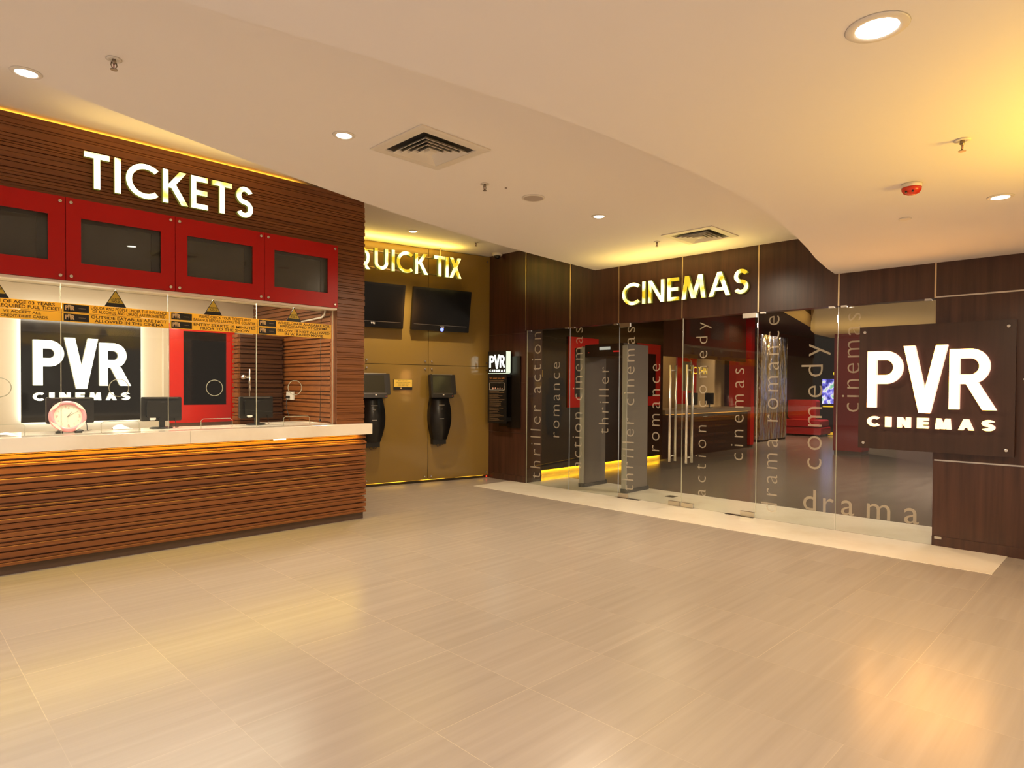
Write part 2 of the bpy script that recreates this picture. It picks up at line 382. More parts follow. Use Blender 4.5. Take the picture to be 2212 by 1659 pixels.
# ---------------------------------------------------------------- setting: floors, ceilings
struct(MB().box((-15, -14, -.12), (7.47, 10, 0)).build('floor', M_floor))
struct(MB().box((7.47, -1, -.12), (30, 10, 0)).build('floor', M_loungefloor))
struct(MB().box((6.645, .93, 0), (8.46, 7.18, .004)).box((6.645, 7.18, 0), (7.455, 7.53, .004)).build('trim_1', M_marble), 'cream marble threshold strip under the glass doors')
Z0, Z1, Z2 = 3.78, 3.27, 2.82
struct(MB().box((-15, -14, Z0), (7.60, 10, Z0+.15)).build('ceiling', M_plaster))
E1 = [(-7, 1.2), (-4, 2.6), (-1.5, 3.72), (0.2, 4.36), (.51, 4.475), (.785, 4.575), (1.15, 4.69), (1.96, 4.925), (2.64, 5.11), (3.28, 5.275), (3.9, 5.41), (4.55, 5.525), (5.5, 5.655), (6.5, 5.745), (7.47, 5.81)]
E2 = [(-7, 5.2), (-4, 3.95), (-2, 3.2), (-.5, 2.66), (.2, 2.44), (.71, 2.31), (1.37, 2.165), (1.8, 2.085), (2.185, 2.02), (2.44, 1.988), (2.96, 1.95), (3.5, 1.932), (4.0, 1.94), (4.6, 1.998), (5.1, 2.07), (5.5, 2.138), (5.95, 2.225), (6.45, 2.335), (7.06, 2.44), (7.47, 2.492)]
def soffit(edge, z, z2, y0=-6):
    pts = [(x, y, z) for x, y in edge]+[(7.47, y0, z), (-7, y0, z)]
    return MB().prism(pts, (0, 0, z2-z))
struct(soffit(E1, Z1, Z0).build('ceiling', M_plaster))
e2 = [p for p in E2 if p[0] >= -2]+[]
struct(MB().prism([(x, y, Z2) for x, y in e2]+[(7.47, -6, Z2), (-2, -6, Z2)], (0, 0, Z1-Z2)).build('ceiling', M_plaster))

# ---------------------------------------------------------------- setting: cinema front wall (X = 7.47) with opening Y 1.54..7.18, z < 2.47
wr = MB()
wr.box((7.47, -6, 0), (7.62, 1.54, Z0)).box((7.47, 1.54, 2.47), (7.62, 7.18, Z0)).box((7.47, 7.18, 0), (7.62, 8.4, Z0))
WR = struct(wr.build('wall_right', M_laminate, base=(0, 0, 0)))
for n, (y, z0, z1) in enumerate([(7.213, 2.47, Z0), (6.277, 2.47, Z0), (5.385, 2.47, Z1), (4.376, 2.47, Z1), (3.355, 2.47, Z1), (2.452, 2.47, Z2), (1.546, 2.47, Z2)]):
    MB().box((7.464, y-.008, z0), (7.472, y+.008, z1)).build('metal_joint', M_brass, WR)
for z, y0, y1 in [(2.478, -6, 1.54), (1.66, -6, .84), (.857, -6, 1.53)]:
    MB().box((7.464, y0, z-.007), (7.472, y1, z+.007)).build('metal_joint', M_steel, WR)
MB().box((7.464, 7.2, 2.43), (7.472, 8.07, 2.438)).box((7.464, 7.18, 1.63), (7.472, 8.07, 1.634)).box((7.464, 7.18, .80), (7.472, 8.07, .804)).build('metal_joint', mat('dull_joint', (.16, .11, .08), .4, .6), WR)
struct(MB().box((7.462, -6, 0), (7.47, 1.54, .1)).box((7.462, 7.19, 0), (7.47, 8.02, .1)).build('baseboard_right', M_laminate))
o = MB().box((7.452, 1.455, .075), (7.462, 1.515, .10)).build('wall_plate', M_steel); tag(o, 'small steel plate low on the dark wood wall at the right end of the glass', 'plate')

# ---------------------------------------------------------------- setting: bronze glass wall behind the kiosks
wb = struct(MB(QT).box((-5.2, .03, 0), (.1, .2, Z0)).build('wall_back', mat('dark_backing', (.03, .02, .008), .5), base=(0, 0, 0)))
cols = [(-4.46, -3.40), (-3.39, -2.245), (-2.235, -1.152), (-1.144, -.004)]
for x0, x1 in cols:
    for z0, z1 in ((.05, 1.896), (1.904, Z0-.01)):
        MB(QT).box((x0, 0, z0), (x1, .008, z1)).build('glass_panel', M_bronze, wb)
mbb = MB(QT)
for xs in (-2.24, -1.148):
    for d in (-.058, .058):
        for z in (1.84, 1.962, .10):
            MB(QT).lathe((xs+d, -.016, z), [(.012, 0), (.014, .003), (.014, .016)], 'y', 14).build('bolt', M_chrome, wb)
for z in (.10, 1.84, 1.962, 3.68):
    MB(QT).lathe((-.06, -.016, z), [(.012, 0), (.014, .003), (.014, .016)], 'y', 14).build('bolt', M_chrome, wb)
o = MB(QT).box((-4.4, .010, .041), (-.1, .024, .058)).build('led_strip', glow('amber_wall_strip', (1.0, .50, .03), 3.0, (1, .40, .02), .25, 2.5, .42, .60)); tag(o, 'amber light strip under the bronze glass wall', 'light strip')
o = MB(QT).lathe((-.06, -.03, .03), [(.006, -.01), (.012, 0), (.006, .01)], 'z', 12).build('indicator_light', G_redled); tag(o, 'tiny red light in the floor corner beside the bronze wall', 'light')

# ---------------------------------------------------------------- ticket booth: slatted facade, pier, interior walls
rng = random.Random(4)
def slats(mb, z0, z1, place, seq=((.024, .020), (.006, .006), (.018, .013), (.007, .002), (.030, .024), (.008, .008)), seed=1, base=0.0):
    """stack of moulded slats: (height, relief) pairs repeated with some irregularity"""
    r = random.Random(seed); z = z0; k = 0
    while z < z1-1e-6:
        h, d = seq[k % len(seq)]; k += 1
        h *= r.uniform(.6, 1.5); d = max(-.012, d+r.uniform(-.003, .003))+base
        if z+h > z1-.006: h = z1-z
        place(mb, z, z+h, d); z += h
SUB = ((.034, .013), (.004, .006), (.024, .011), (.004, .003), (.042, .015), (.005, .005), (.018, .012), (.004, .004))
def slat_x(x0, x1, y, back):
    def f(mb, a, b_, d):
        c = min(.004, (b_-a)*.3)
        mb.prism([(x0, back, a), (x0, y-d, a), (x0, y-d, b_-c), (x0, y-d+c, b_), (x0, back, b_)], (x1+d-x0, 0, 0))
    return f
def slat_y(x, back, y0, y1, sgn):
    """faces -X when sgn=-1 (booth side wall), +X when sgn=+1 (outer side of the pier)"""
    def f(mb, a, b_, d):
        c = min(.004, (b_-a)*.3)
        mb.prism([(back, y0, a), (x+sgn*d, y0, a), (x+sgn*d, y0, b_-c), (x+sgn*(d-c), y0, b_), (back, y0, b_)], (0, y1-y0, 0))
    return f
XP, YF = 4.06, 6.57
mb = MB()
slats(mb, 2.42, 3.735, slat_x(-3.2, XP, YF, YF+.13), seq=SUB, seed=11)          # over the opening
struct(mb.build('wall_left', M_wood, base=(0, 0, 0))); mb = MB()
slats(mb, 1.12, 2.42, slat_x(3.72, XP, YF, YF+.13), seq=SUB, seed=12)           # pier
struct(mb.build('wall_pier', M_wood, base=(0, 0, 0))); mb = MB()
slats(mb, 0.0, 3.735, slat_y(XP, XP-.1, YF+.12, 8.78, 1), seed=13)     # outer side
struct(mb.build('wall_outer_side', M_wood, base=(0, 0, 0)))
mb = MB(); slats(mb, 1.0, 2.8, slat_y(3.74, 3.80, 6.70, 8.80, -1), seq=((.040, .028), (.014, .004), (.034, .022), (.012, .002)), seed=21)
struct(mb.build('wall_booth_side', M_wood, base=(0, 0, 0)))
struct(MB().box((-3.2, 8.795, 0), (3.80, 8.86, 2.8)).build('wall_booth_back', M_cream))
struct(MB().box((-3.2, 6.93, 2.8), (3.80, 8.86, 2.86)).box((-3.2, 6.91, 2.42), (3.71, 6.93, 2.86)).box((-3.2, 6.60, 2.42), (3.70, 6.93, 2.435)).build('ceiling', M_cream))
struct(MB().box((-3.25, 6.6, 0), (-3.2, 8.86, Z0)).build('wall_booth_end', M_cream))
# led cove on top of the facade
o = MB().box((-3.1, 6.72, 3.70), (3.3, 6.75, 3.728)).build('cove_strip', G_cove); tag(o, 'amber cove light running along the top of the slatted ticket wall', 'light strip')
# slatted door leaf standing open inside the booth
t = thing('booth_door', 'slatted dark wood door standing open inside the ticket booth', 'door', (3.42, 7.95, 0))
mb = MB(); slats(mb, .02, 2.17, slat_x(3.16, 3.66, 7.87, 8.03), seq=((.040, .028), (.014, .004), (.034, .022), (.012, .002)), seed=31); mb.build('leaf', grain('dark_slat_wood', (.055, .019, .007), (.085, .032, .012), (1.5, 10, 30), .4), t)
mb = MB(); slats(mb, .02, 2.17, slat_y(3.16, 3.2, 7.87, 8.03, -1), seq=((.040, .028), (.014, .004), (.034, .022), (.012, .002)), seed=31); mb.build('edge', M_wood, t)
MB().tube([(3.24, 7.77, 1.41), (3.24, 7.77, 1.75)], .013, 12).tube([(3.24, 7.77, 1.645), (3.19, 7.85, 1.645)], .012, 10).lathe((3.175, 7.80, 1.65), [(.004, -.03), (.026, -.025), (.03, 0), (.026, .03)], 'y', 16).build('handle', M_chrome, t)

# ---------------------------------------------------------------- ticket counter
t = thing('ticket_counter', 'long ticket counter with cream stone top and ribbed wood front', 'counter', (1.5, 6.7, 0))
mb = MB(); slats(mb, .08, .985, slat_x(-3.2, XP, YF-.005, YF+.1), seq=((.026, .030), (.008, .010), (.016, .020), (.014, -.004), (.034, .027), (.012, -.003)), seed=41); mb.build('slatted_front', M_wood, t)
MB().box((-3.2, YF+.0, 0), (XP+.01, YF+.1, .08)).build('plinth', M_plinth, t)
MB().box((-3.2, 6.42, .998), (2.12, 7.12, 1.12)).box((2.122, 6.42, .998), (4.10, 6.575, 1.12)).box((2.122, 6.575, .998), (3.70, 7.12, 1.12)).box((3.2, 7.12, 1.06), (3.70, 7.40, 1.12)).build('countertop', M_marble, t, bevel=.003)
MB().box((-3.1, 6.485, .9945), (3.98, 6.515, .9978)).build('light_strip', G_counterled, t)
o = MB().box((2.93, 6.43, .985), (3.06, 6.445, .9975)).build('light_module', glow('led_module', (1, .9, .6), 3)); tag(o, 'short bare strip of bright diodes hanging under the counter edge', 'light strip')

# ---------------------------------------------------------------- red display panels above the counter
PX = [-.543, .312, 1.163, 2.01, 2.858, 3.690]
WIN = [(-.40, .20), (.44, 1.042), (1.272, 1.89), (2.117, 2.735), (2.961, 3.569)]
LBL = ['red display panel mostly beyond the left edge of the photo', 'red glass display panel cut by the left edge of the photo', 'red glass display panel under the first letters of TICKETS, second from left', 'red glass display panel under the last letters of TICKETS, third from left', 'red glass display panel at the right end of the row']
for i in range(1, 5):
    x0, x1 = PX[i]+.002, PX[i+1]-.002; a, b_ = WIN[i]; z0, z1, w0, w1 = 2.425, 3.117, 2.578, 2.958
    if i == 4: x1 = PX[5]
    t = thing('display_panel', LBL[i], 'display panel', ((x0+x1)/2, 6.5, z0), 'red display panels above the ticket counter')
    mb = MB(); y0, y1 = 6.49, 6.505
    for p, q in (((x0, z0), (a, z1)), ((b_, z0), (x1, z1)), ((a, z0), (b_, w0)), ((a, w1), (b_, z1))): mb.box((p[0], y0, p[1]), (q[0], y1, q[1]))
    mb.build('red_glass', M_red, t)
    MB().box((a, y0+.002, w0), (b_, y1-.001, w1)).build('window_pane', M_glass, t)
    MB().box((a+.02, 6.535, w0+.01), (b_-.07, 6.543, w1-.03)).build('screen', mat('panel_screen', (.030, .024, .017), .22), t)
    MB().box((a-.03, 6.531, w0-.03), (b_+.03, 6.5345, w0+.012)).box((a-.03, 6.531, w1-.03), (b_+.03, 6.5345, w1+.03)).box((a-.03, 6.531, w0), (a+.02, 6.5345, w1)).box((b_-.07, 6.531, w0), (b_+.03, 6.5345, w1)).build('bezel', M_black, t)
    for px, pz in ((x0+.036, z1-.04), (x1-.036, z1-.04), (x0+.036, z0+.035), (x1-.036, z0+.035)):
        MB().lathe((px, 6.478, pz), [(.010, 0), (.014, .003), (.014, .012)], 'y', 14).build('bolt', M_chrome, t)
struct(MB().box((-.54, 6.506, 2.40), (3.69, 6.60, 2.422)).build('trim_2', mat('white_trim', (.85, .76, .62), .35)), 'white underside strip below the red display panels')

# TICKETS
t = thing('ticket_sign', 'lit TICKETS letters on the slatted wood wall', 'sign', (2.04, 6.49, 3.235))
word(t, 'TICKETS', ID, 1.300, 2.745, 3.235, .305, .152, 6.500, 6.540, [G_ticket, G_side], gap=.13)

area('sign_glow_fill', (2.0, 6.25, 3.42), 1.7, 2.4, (1.0, .60, .10), rot=(R(180), 0, 0), size_y=.12)  # added light, no fixture: amber glow of TICKETS on the ceiling

# ---------------------------------------------------------------- booth glazing
GX = [(-.56, .29), (.31, 1.148), (1.152, 1.988), (1.992, 2.828), (2.832, 3.70)]
HOLE = [None, (.735, 1.52), (1.58, 1.52), (2.41, 1.523), (3.25, 1.53)]
for i in range(1, 5):
    x0, x1 = GX[i]
    w = struct(MB().box((x0, 6.615, 1.121), (x1, 6.625, 2.415)).build('window_%d' % i, M_glass))
    if HOLE[i]: MB().arc_ring((HOLE[i][0], 6.62, HOLE[i][1]), .078, .0035).build('speak_hole_rim', M_edge, w)
    MB().box((x1-.0015, 6.614, 1.121), (x1+.0015, 6.626, 2.415)).build('glass_edge', M_edge, w)
    xa = x0+.29; xb = min(xa+.30, x1-.05)
    MB().tube([(xa, 6.62, 1.122), (xa, 6.62, 1.20), (xa+.02, 6.62, 1.218), (xb-.02, 6.62, 1.218), (xb, 6.62, 1.20), (xb, 6.62, 1.122)], .003, 6).build('pass_slot_rim', M_edge, w)

# yellow notices
def logo_flat(mb, x, y, z, h):
    """small printed cinema logo, about 2.1 h wide"""
    for ch, ox, w, zz, hh in (('P', 0, .52*h, z, h), ('V', .46*h, .62*h, z-.1*h, 1.22*h), ('R', 1.08*h, .6*h, z, h)):
        gw, polys = glyph(ch, .24)
        for p in polys: mb.add([(x+ox+a*w/gw, y, zz+b_*hh) for a, b_ in p], [tuple(range(len(p)))])
STR = [(.315, 1.150, ('N OF AGE 03 YEARS', 'REQUIRED FULL TICKET'), ('VE ACCEPT ALL', 'CREDIT/DEBIT CARDS')),
       (1.155, 1.992, ('LIQUOR AND PEOPLE UNDER THE INFLUENCE', 'OF ALCOHOL AND DRUGS ARE PROHIBITED'), ('OUTSIDE EATABLES ARE NOT', 'ALLOWED IN THE CINEMA')),
       (2.000, 2.833, ('PLEASE CHECK YOUR TICKETS AND', 'BALANCE BEFORE LEAVING THE COUNTER'), ('ENTRY STARTS 15 MINUTES', 'PRIOR TO THE SHOW')),
       (2.837, 3.674, ('WHEELCHAIR AVAILABLE FOR', 'HANDICAPPED AT CINEMA'), ('BELOW 18 NOT ALLOWED', "IN 'A' RATED MOVIE"))]
SL = [['yellow notice strip about age 03 years and full ticket', 'yellow notice strip about credit and debit cards'],
      ['yellow notice strip about liquor and alcohol', 'yellow notice strip about outside eatables'],
      ['yellow notice strip asking to check tickets and balance', 'yellow notice strip saying entry starts 15 minutes prior'],
      ['yellow notice strip about wheelchair available', 'yellow notice strip saying below 18 not allowed']]
YS = 6.608
for i, (x0, x1, up, lo) in enumerate(STR):
    for j, lines in enumerate((up, lo)):
        z1 = 2.242-.0805*j; z0 = z1-.0775
        t = thing('notice_strip', SL[i][j]+' on the ticket window', 'notice', ((x0+x1)/2, YS, z0), 'yellow notice strips on the ticket window')
        MB().box((x0, YS-.002, z0), (x1, YS+.002, z1)).build('board', M_yellow, t)
        xt = x0+.02
        if i:
            MB().box((x0+.012, YS-.0032, z0+.007), (x0+.195, YS-.002, z1-.007)).build('logo_plate', M_ink if 0 else M_black, t)
            mb = MB(); logo_flat(mb, x0+.022, YS-.0042, z0+.02, .04); mb.build('logo_print', M_goldprint, t); mb = MB(); put_text(mb, 'CINEMAS', x0+.145, YS-.0042, z0+.036, .006, maxw=.07, spacing=1.5); mb.build('logo_caption', M_goldprint, t)
            xt = x0+.21
        mb = MB(); cxm = (xt+x1-.02)/2; mw = x1-.02-xt
        if i == 0 and j == 1:
            put_text(mb, lines[0], x0+.57, YS-.0035, z1-.031, .021, width=.25, bold=.016); put_text(mb, lines[1], x0+.585, YS-.0035, z0+.012, .021, width=.31, bold=.016)
            mb2 = MB(); put_text(mb2, 'VISA', x0+.405, YS-.0035, z0+.012, .03, align='r', width=.11, bold=.016); mb2.build('card_logo', M_blueprint, t)
        elif i == 0:
            put_text(mb, lines[0], x0+.595, YS-.0035, z1-.034, .026, width=.39, bold=.016); put_text(mb, lines[1], x0+.62, YS-.0035, z0+.009, .026, width=.42, bold=.016)
        else:
            wv = [ext(text2d(s)[0])[1] for s in lines]; k = min(mw/max(wv), .026/CH*1.9)
            put_text(mb, lines[0], cxm, YS-.0035, z1-.034, .025, width=wv[0]*k, bold=.016); put_text(mb, lines[1], cxm, YS-.0035, z0+.010, .025, width=wv[1]*k, bold=.016)
        mb.build('print', M_ink, t)
for i, xc in enumerate((.716, 1.553, 2.393, 3.232)):
    z0, z1 = 2.2432, 2.398
    t = thing('counter_sign', 'yellow triangular sign for '+('the counter at the left edge', 'COUNTER NO.2', 'COUNTER NO.3', 'COUNTER NO.4')[i]+' on the ticket window', 'sign', (xc, YS, z0), 'triangular counter signs')
    MB().prism([(xc-.086, YS-.001, z0), (xc+.086, YS-.001, z0), (xc, YS-.001, z1)], (0, .003, 0)).build('border', M_black, t)
    MB().add([(xc-.061, YS-.002, z0+.034), (xc+.061, YS-.002, z0+.034), (xc, YS-.002, z1-.012)], [(0, 1, 2)]).build('face', M_yellow, t)
    mb = MB(); put_text(mb, 'COUNTER', xc, YS-.003, z0+.063, .015, width=.078, bold=.016)
    if i: put_text(mb, 'NO.%d' % (i+1), xc, YS-.003, z0+.040, .018, width=.062, bold=.016)
    mb.build('print', M_ink, t)

# ---------------------------------------------------------------- lit cinema logo signs
def pvr(parent, xf, x, z, s, y0, y1, big, small, st=(.158, .13)):
    """PVR over CINEMAS; x, z = lower left of the P; s = scale (P 0.58 m high at s=1)"""
    for ch, ox, w, oz, h, stk in (('P', 0, .338, 0, .58, st[0]), ('V', .331, .376, -.045, .67, st[1]), ('R', .722, .375, 0, .58, st[0])):
        letter(parent, ch, xf, x+ox*s, z+oz*s, h*s, w*s, stk, y0, y1, big)
    ws = {'C': .115, 'I': .055, 'N': .12, 'E': .10, 'M': .135, 'A': .125, 'S': .11}
    tot = sum(ws[c] for c in 'CINEMAS'); gap = (1.09-tot)/6; q = 0
    for c in 'CINEMAS':
        letter(parent, c, xf, x+q*s, z-.197*s, .105*s, ws[c]*s, .255 if c != 'I' else .5, y0+.01, y1, small); q += ws[c]+gap
t = thing('logo_sign', 'big lit PVR CINEMAS sign on a square dark wood panel beside the glass front', 'sign', (7.43, 1.55, .94))
MB(CW).box((-2.212, -.075, .938), (-.888, -.05, 2.212)).build('panel', grain('sign_laminate', (.030, .0135, .0085), (.050, .023, .015), (16, 16, .8), .3), t)
for yy, zz in ((-2.16, 2.155), (-.945, 2.15), (-2.16, .995), (-.945, 1.0)):
    MB(CW).lathe((yy, -.09, zz), [(.012, 0), (.016, .004), (.016, .015)], 'y', 16).build('bolt', M_chrome, t)
    MB(CW).lathe((yy, -.05, zz), [(.008, 0), (.008, .049)], 'y', 10).build('standoff', M_chrome, t)
pvr(t, CW, -2.113, 1.37, 1.0, -.145, -.100, [G_pvr, G_pvrside], [G_pvrsmall, G_pvrside])

t = thing('booth_sign', 'black backlit board with white PVR CINEMAS letters inside the ticket booth', 'sign', (1.74, 8.74, 1.12))
MB().box((1.155, 8.735, 1.125), (2.318, 8.755, 1.728)).box((1.155, 8.735, 1.7295), (2.318, 8.755, 2.40)).box((1.16, 8.75, 1.70), (2.31, 8.756, 1.76)).build('board', M_blackgloss, t)  # third box is added behind the joint to block the backlight
MB().box((1.17, 8.757, 1.14), (2.30, 8.775, 2.38)).build('backlight', G_white, t)
pvr(t, ID, 1.256, 1.535, .862, 8.690, 8.733, [G_boothpvr, G_boothside], [G_boothpvr, G_boothside], (.185, .155))

# red framed board beside it
t = thing('framed_board', 'red framed black notice board on the booth back wall beside the lit logo', 'notice board', (3.03, 8.76, 1.07))
mb = MB()
for a, b_ in (((2.635, 1.07), (2.797, 2.32)), ((3.33, 1.07), (3.433, 2.32)), ((2.797, 1.07), (3.33, 1.296)), ((2.797, 2.235), (3.33, 2.32))): mb.box((a[0], 8.72, a[1]), (b_[0], 8.795, b_[1]))
mb.build('frame', M_redbright, t); MB().box((2.797, 8.74, 1.296), (3.33, 8.79, 2.235)).build('board', M_blackgloss, t)
struct(MB().box((2.57, 8.73, .9), (2.633, 8.795, 2.26)).build('trim_3', M_cream))

# ---------------------------------------------------------------- things on the ticket counter
ZC = 1.1205
def monitor(x, y, label, text=True):
    t = thing('monitor', label, 'monitor', (x, y, ZC), 'computer monitors on the ticket counter')
    MB().rbox((x-.18, y-.03, ZC+.075), (x+.18, y+.015, ZC+.31), .012).rbox((x-.14, y-.055, ZC+.11), (x+.14, y-.03, ZC+.27), .02).build('shell', M_black, t)
    MB().box((x-.165, y+.015, ZC+.09), (x+.165, y+.018, ZC+.295)).build('screen', M_darkglass, t)
    MB().box((x-.15, y-.034, ZC+.296), (x+.15, y-.030, ZC+.306)).build('top_edge', mat('grey_plastic', (.10, .09, .08), .25), t)
    MB().rbox((x-.025, y-.045, ZC+.01), (x+.025, y-.02, ZC+.13), .008).build('stand', M_black, t)
    MB().lathe((x, y-.01, ZC), [(.10, 0), (.105, .006), (.09, .014), (.03, .018)], 'z', 28).build('base', M_black, t)
    MB().box((x-.11, y-.057, ZC+.085), (x-.07, y-.056, ZC+.10)).box((x-.11, y-.0565, ZC+.09), (x-.06, y-.0305, ZC+.108)).build('sticker', M_paper, t)
    mb = MB(); put_text(mb, 'NEC', x, y-.0565, ZC+.255, .012, spacing=1.2); mb.build('maker_mark', mat('grey_print', (.10, .09, .08), .4), t)
    MB().tube([(x+.11, y-.04, ZC+.10), (x+.12, y-.05, ZC+.05), (x+.125, y-.03, ZC+.006), (x+.18, y+.06, ZC+.004)], .003, 6).build('cable', M_black, t)
    return t
m1 = monitor(1.28, 6.99, 'black computer monitor behind the pink clock')
dup(m1, (2.02, 6.95, ZC), 'black computer monitor in front of the red framed board')
dup(m1, (2.975, 6.98, ZC), 'black computer monitor in front of the slatted booth door')
# clock (faces the lobby, tilted back)
cxk, cyk, rk = 1.224, 6.735, .139
tilt = Matrix.Translation((cxk, cyk, ZC+.012)) @ Matrix.Rotation(R(-14), 4, 'X')
t = thing('wall_clock', 'round pink and ivory wall clock leaning on the ticket counter', 'clock', (cxk, cyk, ZC))
CK = tilt @ Matrix.Translation((0, 0, rk))
MB(CK).lathe((0, 0, 0), [(rk-.012, .03), (rk, .022), (rk, .0), (rk-.008, -.010), (rk-.035, -.012), (rk-.035, .0)], 'y', 48).build('case', M_pink, t)
MB(CK).lathe((0, 0, 0), [(rk-.034, -.002), (rk-.034, -.004)], 'y', 40).build('dial', M_ivory, t)
mb = MB(CK)
for q in (45, 135, 225, 315):
    ol = []; il = []
    for i in range(13):
        a = R(q-27+54*i/12); s_ = math.sin(math.pi*i/12)
        ol.append((rk+.001)*1.0); il.append((rk-.001-.026*s_))
    pts = []
    for i in range(13): a = R(q-27+54*i/12); pts.append(((rk-.002)*math.cos(a), -.0125, (rk-.002)*math.sin(a)))
    for i in reversed(range(13)): a = R(q-27+54*i/12); pts.append((il[i]*math.cos(a), -.0125, il[i]*math.sin(a)))
    mb = MB(CK)
    for i in range(12): mb.add([pts[i], pts[i+1], pts[24-i], pts[25-i]], [(0, 1, 2, 3)])
    mb.build('ivory_inlay', M_ivory, t)
for n in range(1, 13):
    a = R(90-30*n); big = n % 3 == 0; rr = .083; mb = MB(CK)
    put_text(mb, str(n), rr*math.cos(a), -.0055, rr*math.sin(a)-(.013 if big else .006), .026 if big else .013)
    mb.build('numeral', mat('pink_numerals', (.80, .33, .30), .6) if big else mat('grey_numerals', (.45, .38, .26), .6), t)
def hand(a, L, w, nm, y):
    c, s_ = math.cos(R(a)), math.sin(R(a))
    MB(CK).add([(-.012*c-w*s_, y, -.012*s_+w*c), (-.012*c+w*s_, y, -.012*s_-w*c), (L*c+w*.5*s_, y, L*s_-w*.5*c), (L*c-w*.5*s_, y, L*s_+w*.5*c)], [(0, 1, 2, 3)]).build(nm, mat('grey_hands', (.18, .15, .12), .5), t)
hand(52, .05, .0025, 'hour_hand', -.0065); hand(29, .08, .002, 'minute_hand', -.0072); hand(-95, .06, .0008, 'second_hand', -.0078)
for q in (-.095, .045): MB().box((cxk+q, cyk-.02, ZC), (cxk+q+.05, cyk+.03, ZC+.016)).build('foot', M_black, t)
# paper, tissue, socket, blind cord, conduit
o = MB().add([(.60, 6.64, ZC+.002), (.86, 6.63, ZC+.002), (.84, 6.80, ZC+.006), (.62, 6.82, ZC+.012)], [(0, 1, 2, 3)]).add([(.66, 6.66, ZC+.006), (.83, 6.64, ZC+.02), (.80, 6.78, ZC+.024), (.64, 6.76, ZC+.008)], [(0, 1, 2, 3)]).build('paper_sheets', M_paper); tag(o, 'loose white papers on the ticket counter at the left edge', 'paper')
mb = MB(); r = random.Random(3); nx = 9; pts = []
for i in range(nx):
    for j in range(5):
        pts.append((1.62+.17*i/(nx-1), 6.99+.07*j/4, ZC+.003+.045*max(0, math.sin(math.pi*i/(nx-1)*.9+.5))*math.sin(math.pi*j/4)*r.uniform(.5, 1.1)))
mb.add(pts, [(i*5+j, (i+1)*5+j, (i+1)*5+j+1, i*5+j+1) for i in range(nx-1) for j in range(4)], True)
o = mb.build('crumpled_paper', M_paper); tag(o, 'crumpled white paper lying behind the counter glass between two monitors', 'paper')
t = thing('wall_socket', 'white wall socket with a black plug on the slatted booth side wall', 'socket', (3.70, 7.62, 1.36))
MB().rbox((3.695, 7.56, 1.375), (3.708, 7.76, 1.475), .006, 'x').build('plate', M_white, t)
MB().box((3.655, 7.66, 1.395), (3.695, 7.70, 1.425)).tube([(3.66, 7.67, 1.40), (3.64, 7.65, 1.30), (3.66, 7.62, 1.18), (3.64, 7.55, 1.125)], .004, 6).build('plug', M_black, t)
o = MB().tube([(3.69, 6.86, 2.40), (3.685, 6.87, 1.9), (3.69, 6.865, 1.6), (3.685, 6.88, 1.165)], .003, 6).lathe((3.685, 6.88, 1.135), [(.004, .035), (.012, .02), (.015, .005), (.008, 0)], 'z', 12).build('pull_cord', M_black); tag(o, 'thin dark pull cord hanging in front of the booth side wall', 'cord')
o = MB().tube([(3.695, 6.78, 2.42), (3.69, 6.79, 2.37), (3.69, 6.85, 2.345), (3.69, 7.1, 2.335), (3.69, 7.45, 2.325)], .011, 8).build('conduit', M_white); tag(o, 'white bent conduit on the booth side wall below the red panels', 'conduit')

# ---------------------------------------------------------------- kiosk corner (bronze wall)
t = thing('kiosk_sign', 'lit yellow QUICK TIX letters on rails near the ceiling of the bronze wall', 'sign', QT @ Vector((-1.5, -.17, 3.30)))
yq0, yq1 = -.19, -.13
for ch, x0, x1 in (('Q', -2.53, -2.205), ('U', -2.129, -1.915), ('I', -1.856, -1.806), ('C', -1.775, -1.51), ('K', -1.470, -1.262), ('T', -1.140, -.945), ('I', -.938, -.888), ('X', -.868, -.655)):
    letter(t, ch, QT, x0, 3.315, .322, x1-x0, .155, yq0, yq1, [G_yellow, G_side])
for z in (3.345, 3.60): MB(QT).tube([(-2.6, -.118, z), (-.66, -.118, z)], .012, 8).build('rail', M_brass, t)
for x in (-2.3, -1.0): MB(QT).tube([(x, -.118, 3.34), (x, -.118, Z0)], .010, 8).build('hanger', M_brass, t)
def tv(x0, x1, label, standby):
    zb, zt = 2.452, 3.118; yb, yt = -.07, -.17
    th = math.atan2(yb-yt, zt-zb)
    fr_ = QT @ Matrix.Translation(((x0+x1)/2, yb, zb)) @ Matrix.Rotation(th, 4, 'X')
    w = (x1-x0)/2; h = math.hypot(zt-zb, yt-yb)
    t = thing('television', label, 'television', (fr_ @ Vector((0, 0, 0))), 'televisions on the bronze wall')
    MB(fr_).rbox((-w, -.03, 0), (w, .03, h), .014).box((-w+.12, .03, .1), (w-.12, .055, h-.1)).build('case', mat('gloss_black_plastic', (.007, .006, .005), .15, spec=.3), t)
    MB(fr_).box((-w+.035, -.0315, .10), (w-.035, -.03, h-.035)).build('screen', mat('tv_screen', (.005, .0045, .004), .12, spec=.25), t)
    MB(fr_).box((-w+.035, -.0325, .092), (w-.045, -.030, .098)).build('chrome_line', mat('dim_chrome', (.35, .32, .28), .3, 1.0), t)
    mb = MB(fr_); put_text(mb, 'vu', 0.02, -.0335, .050, .052, spacing=.95); mb.build('maker_mark', M_white, t)
    if standby: MB(fr_).lathe((.02, -.031, .028), [(.001, -.003), (.03, -.002), (.03, .0)], 'y', 16).build('standby_light', G_blue, t)
    MB(QT).box(((x0+x1)/2-.15, -.09, 2.7), ((x0+x1)/2+.15, -.001, 2.95)).build('bracket', M_black, t)
tv(-1.49, -.465, 'black television showing a blue standby light beside the corner', True)
tv(-2.66, -1.63, 'black television half hidden by the slatted ticket wall', False)
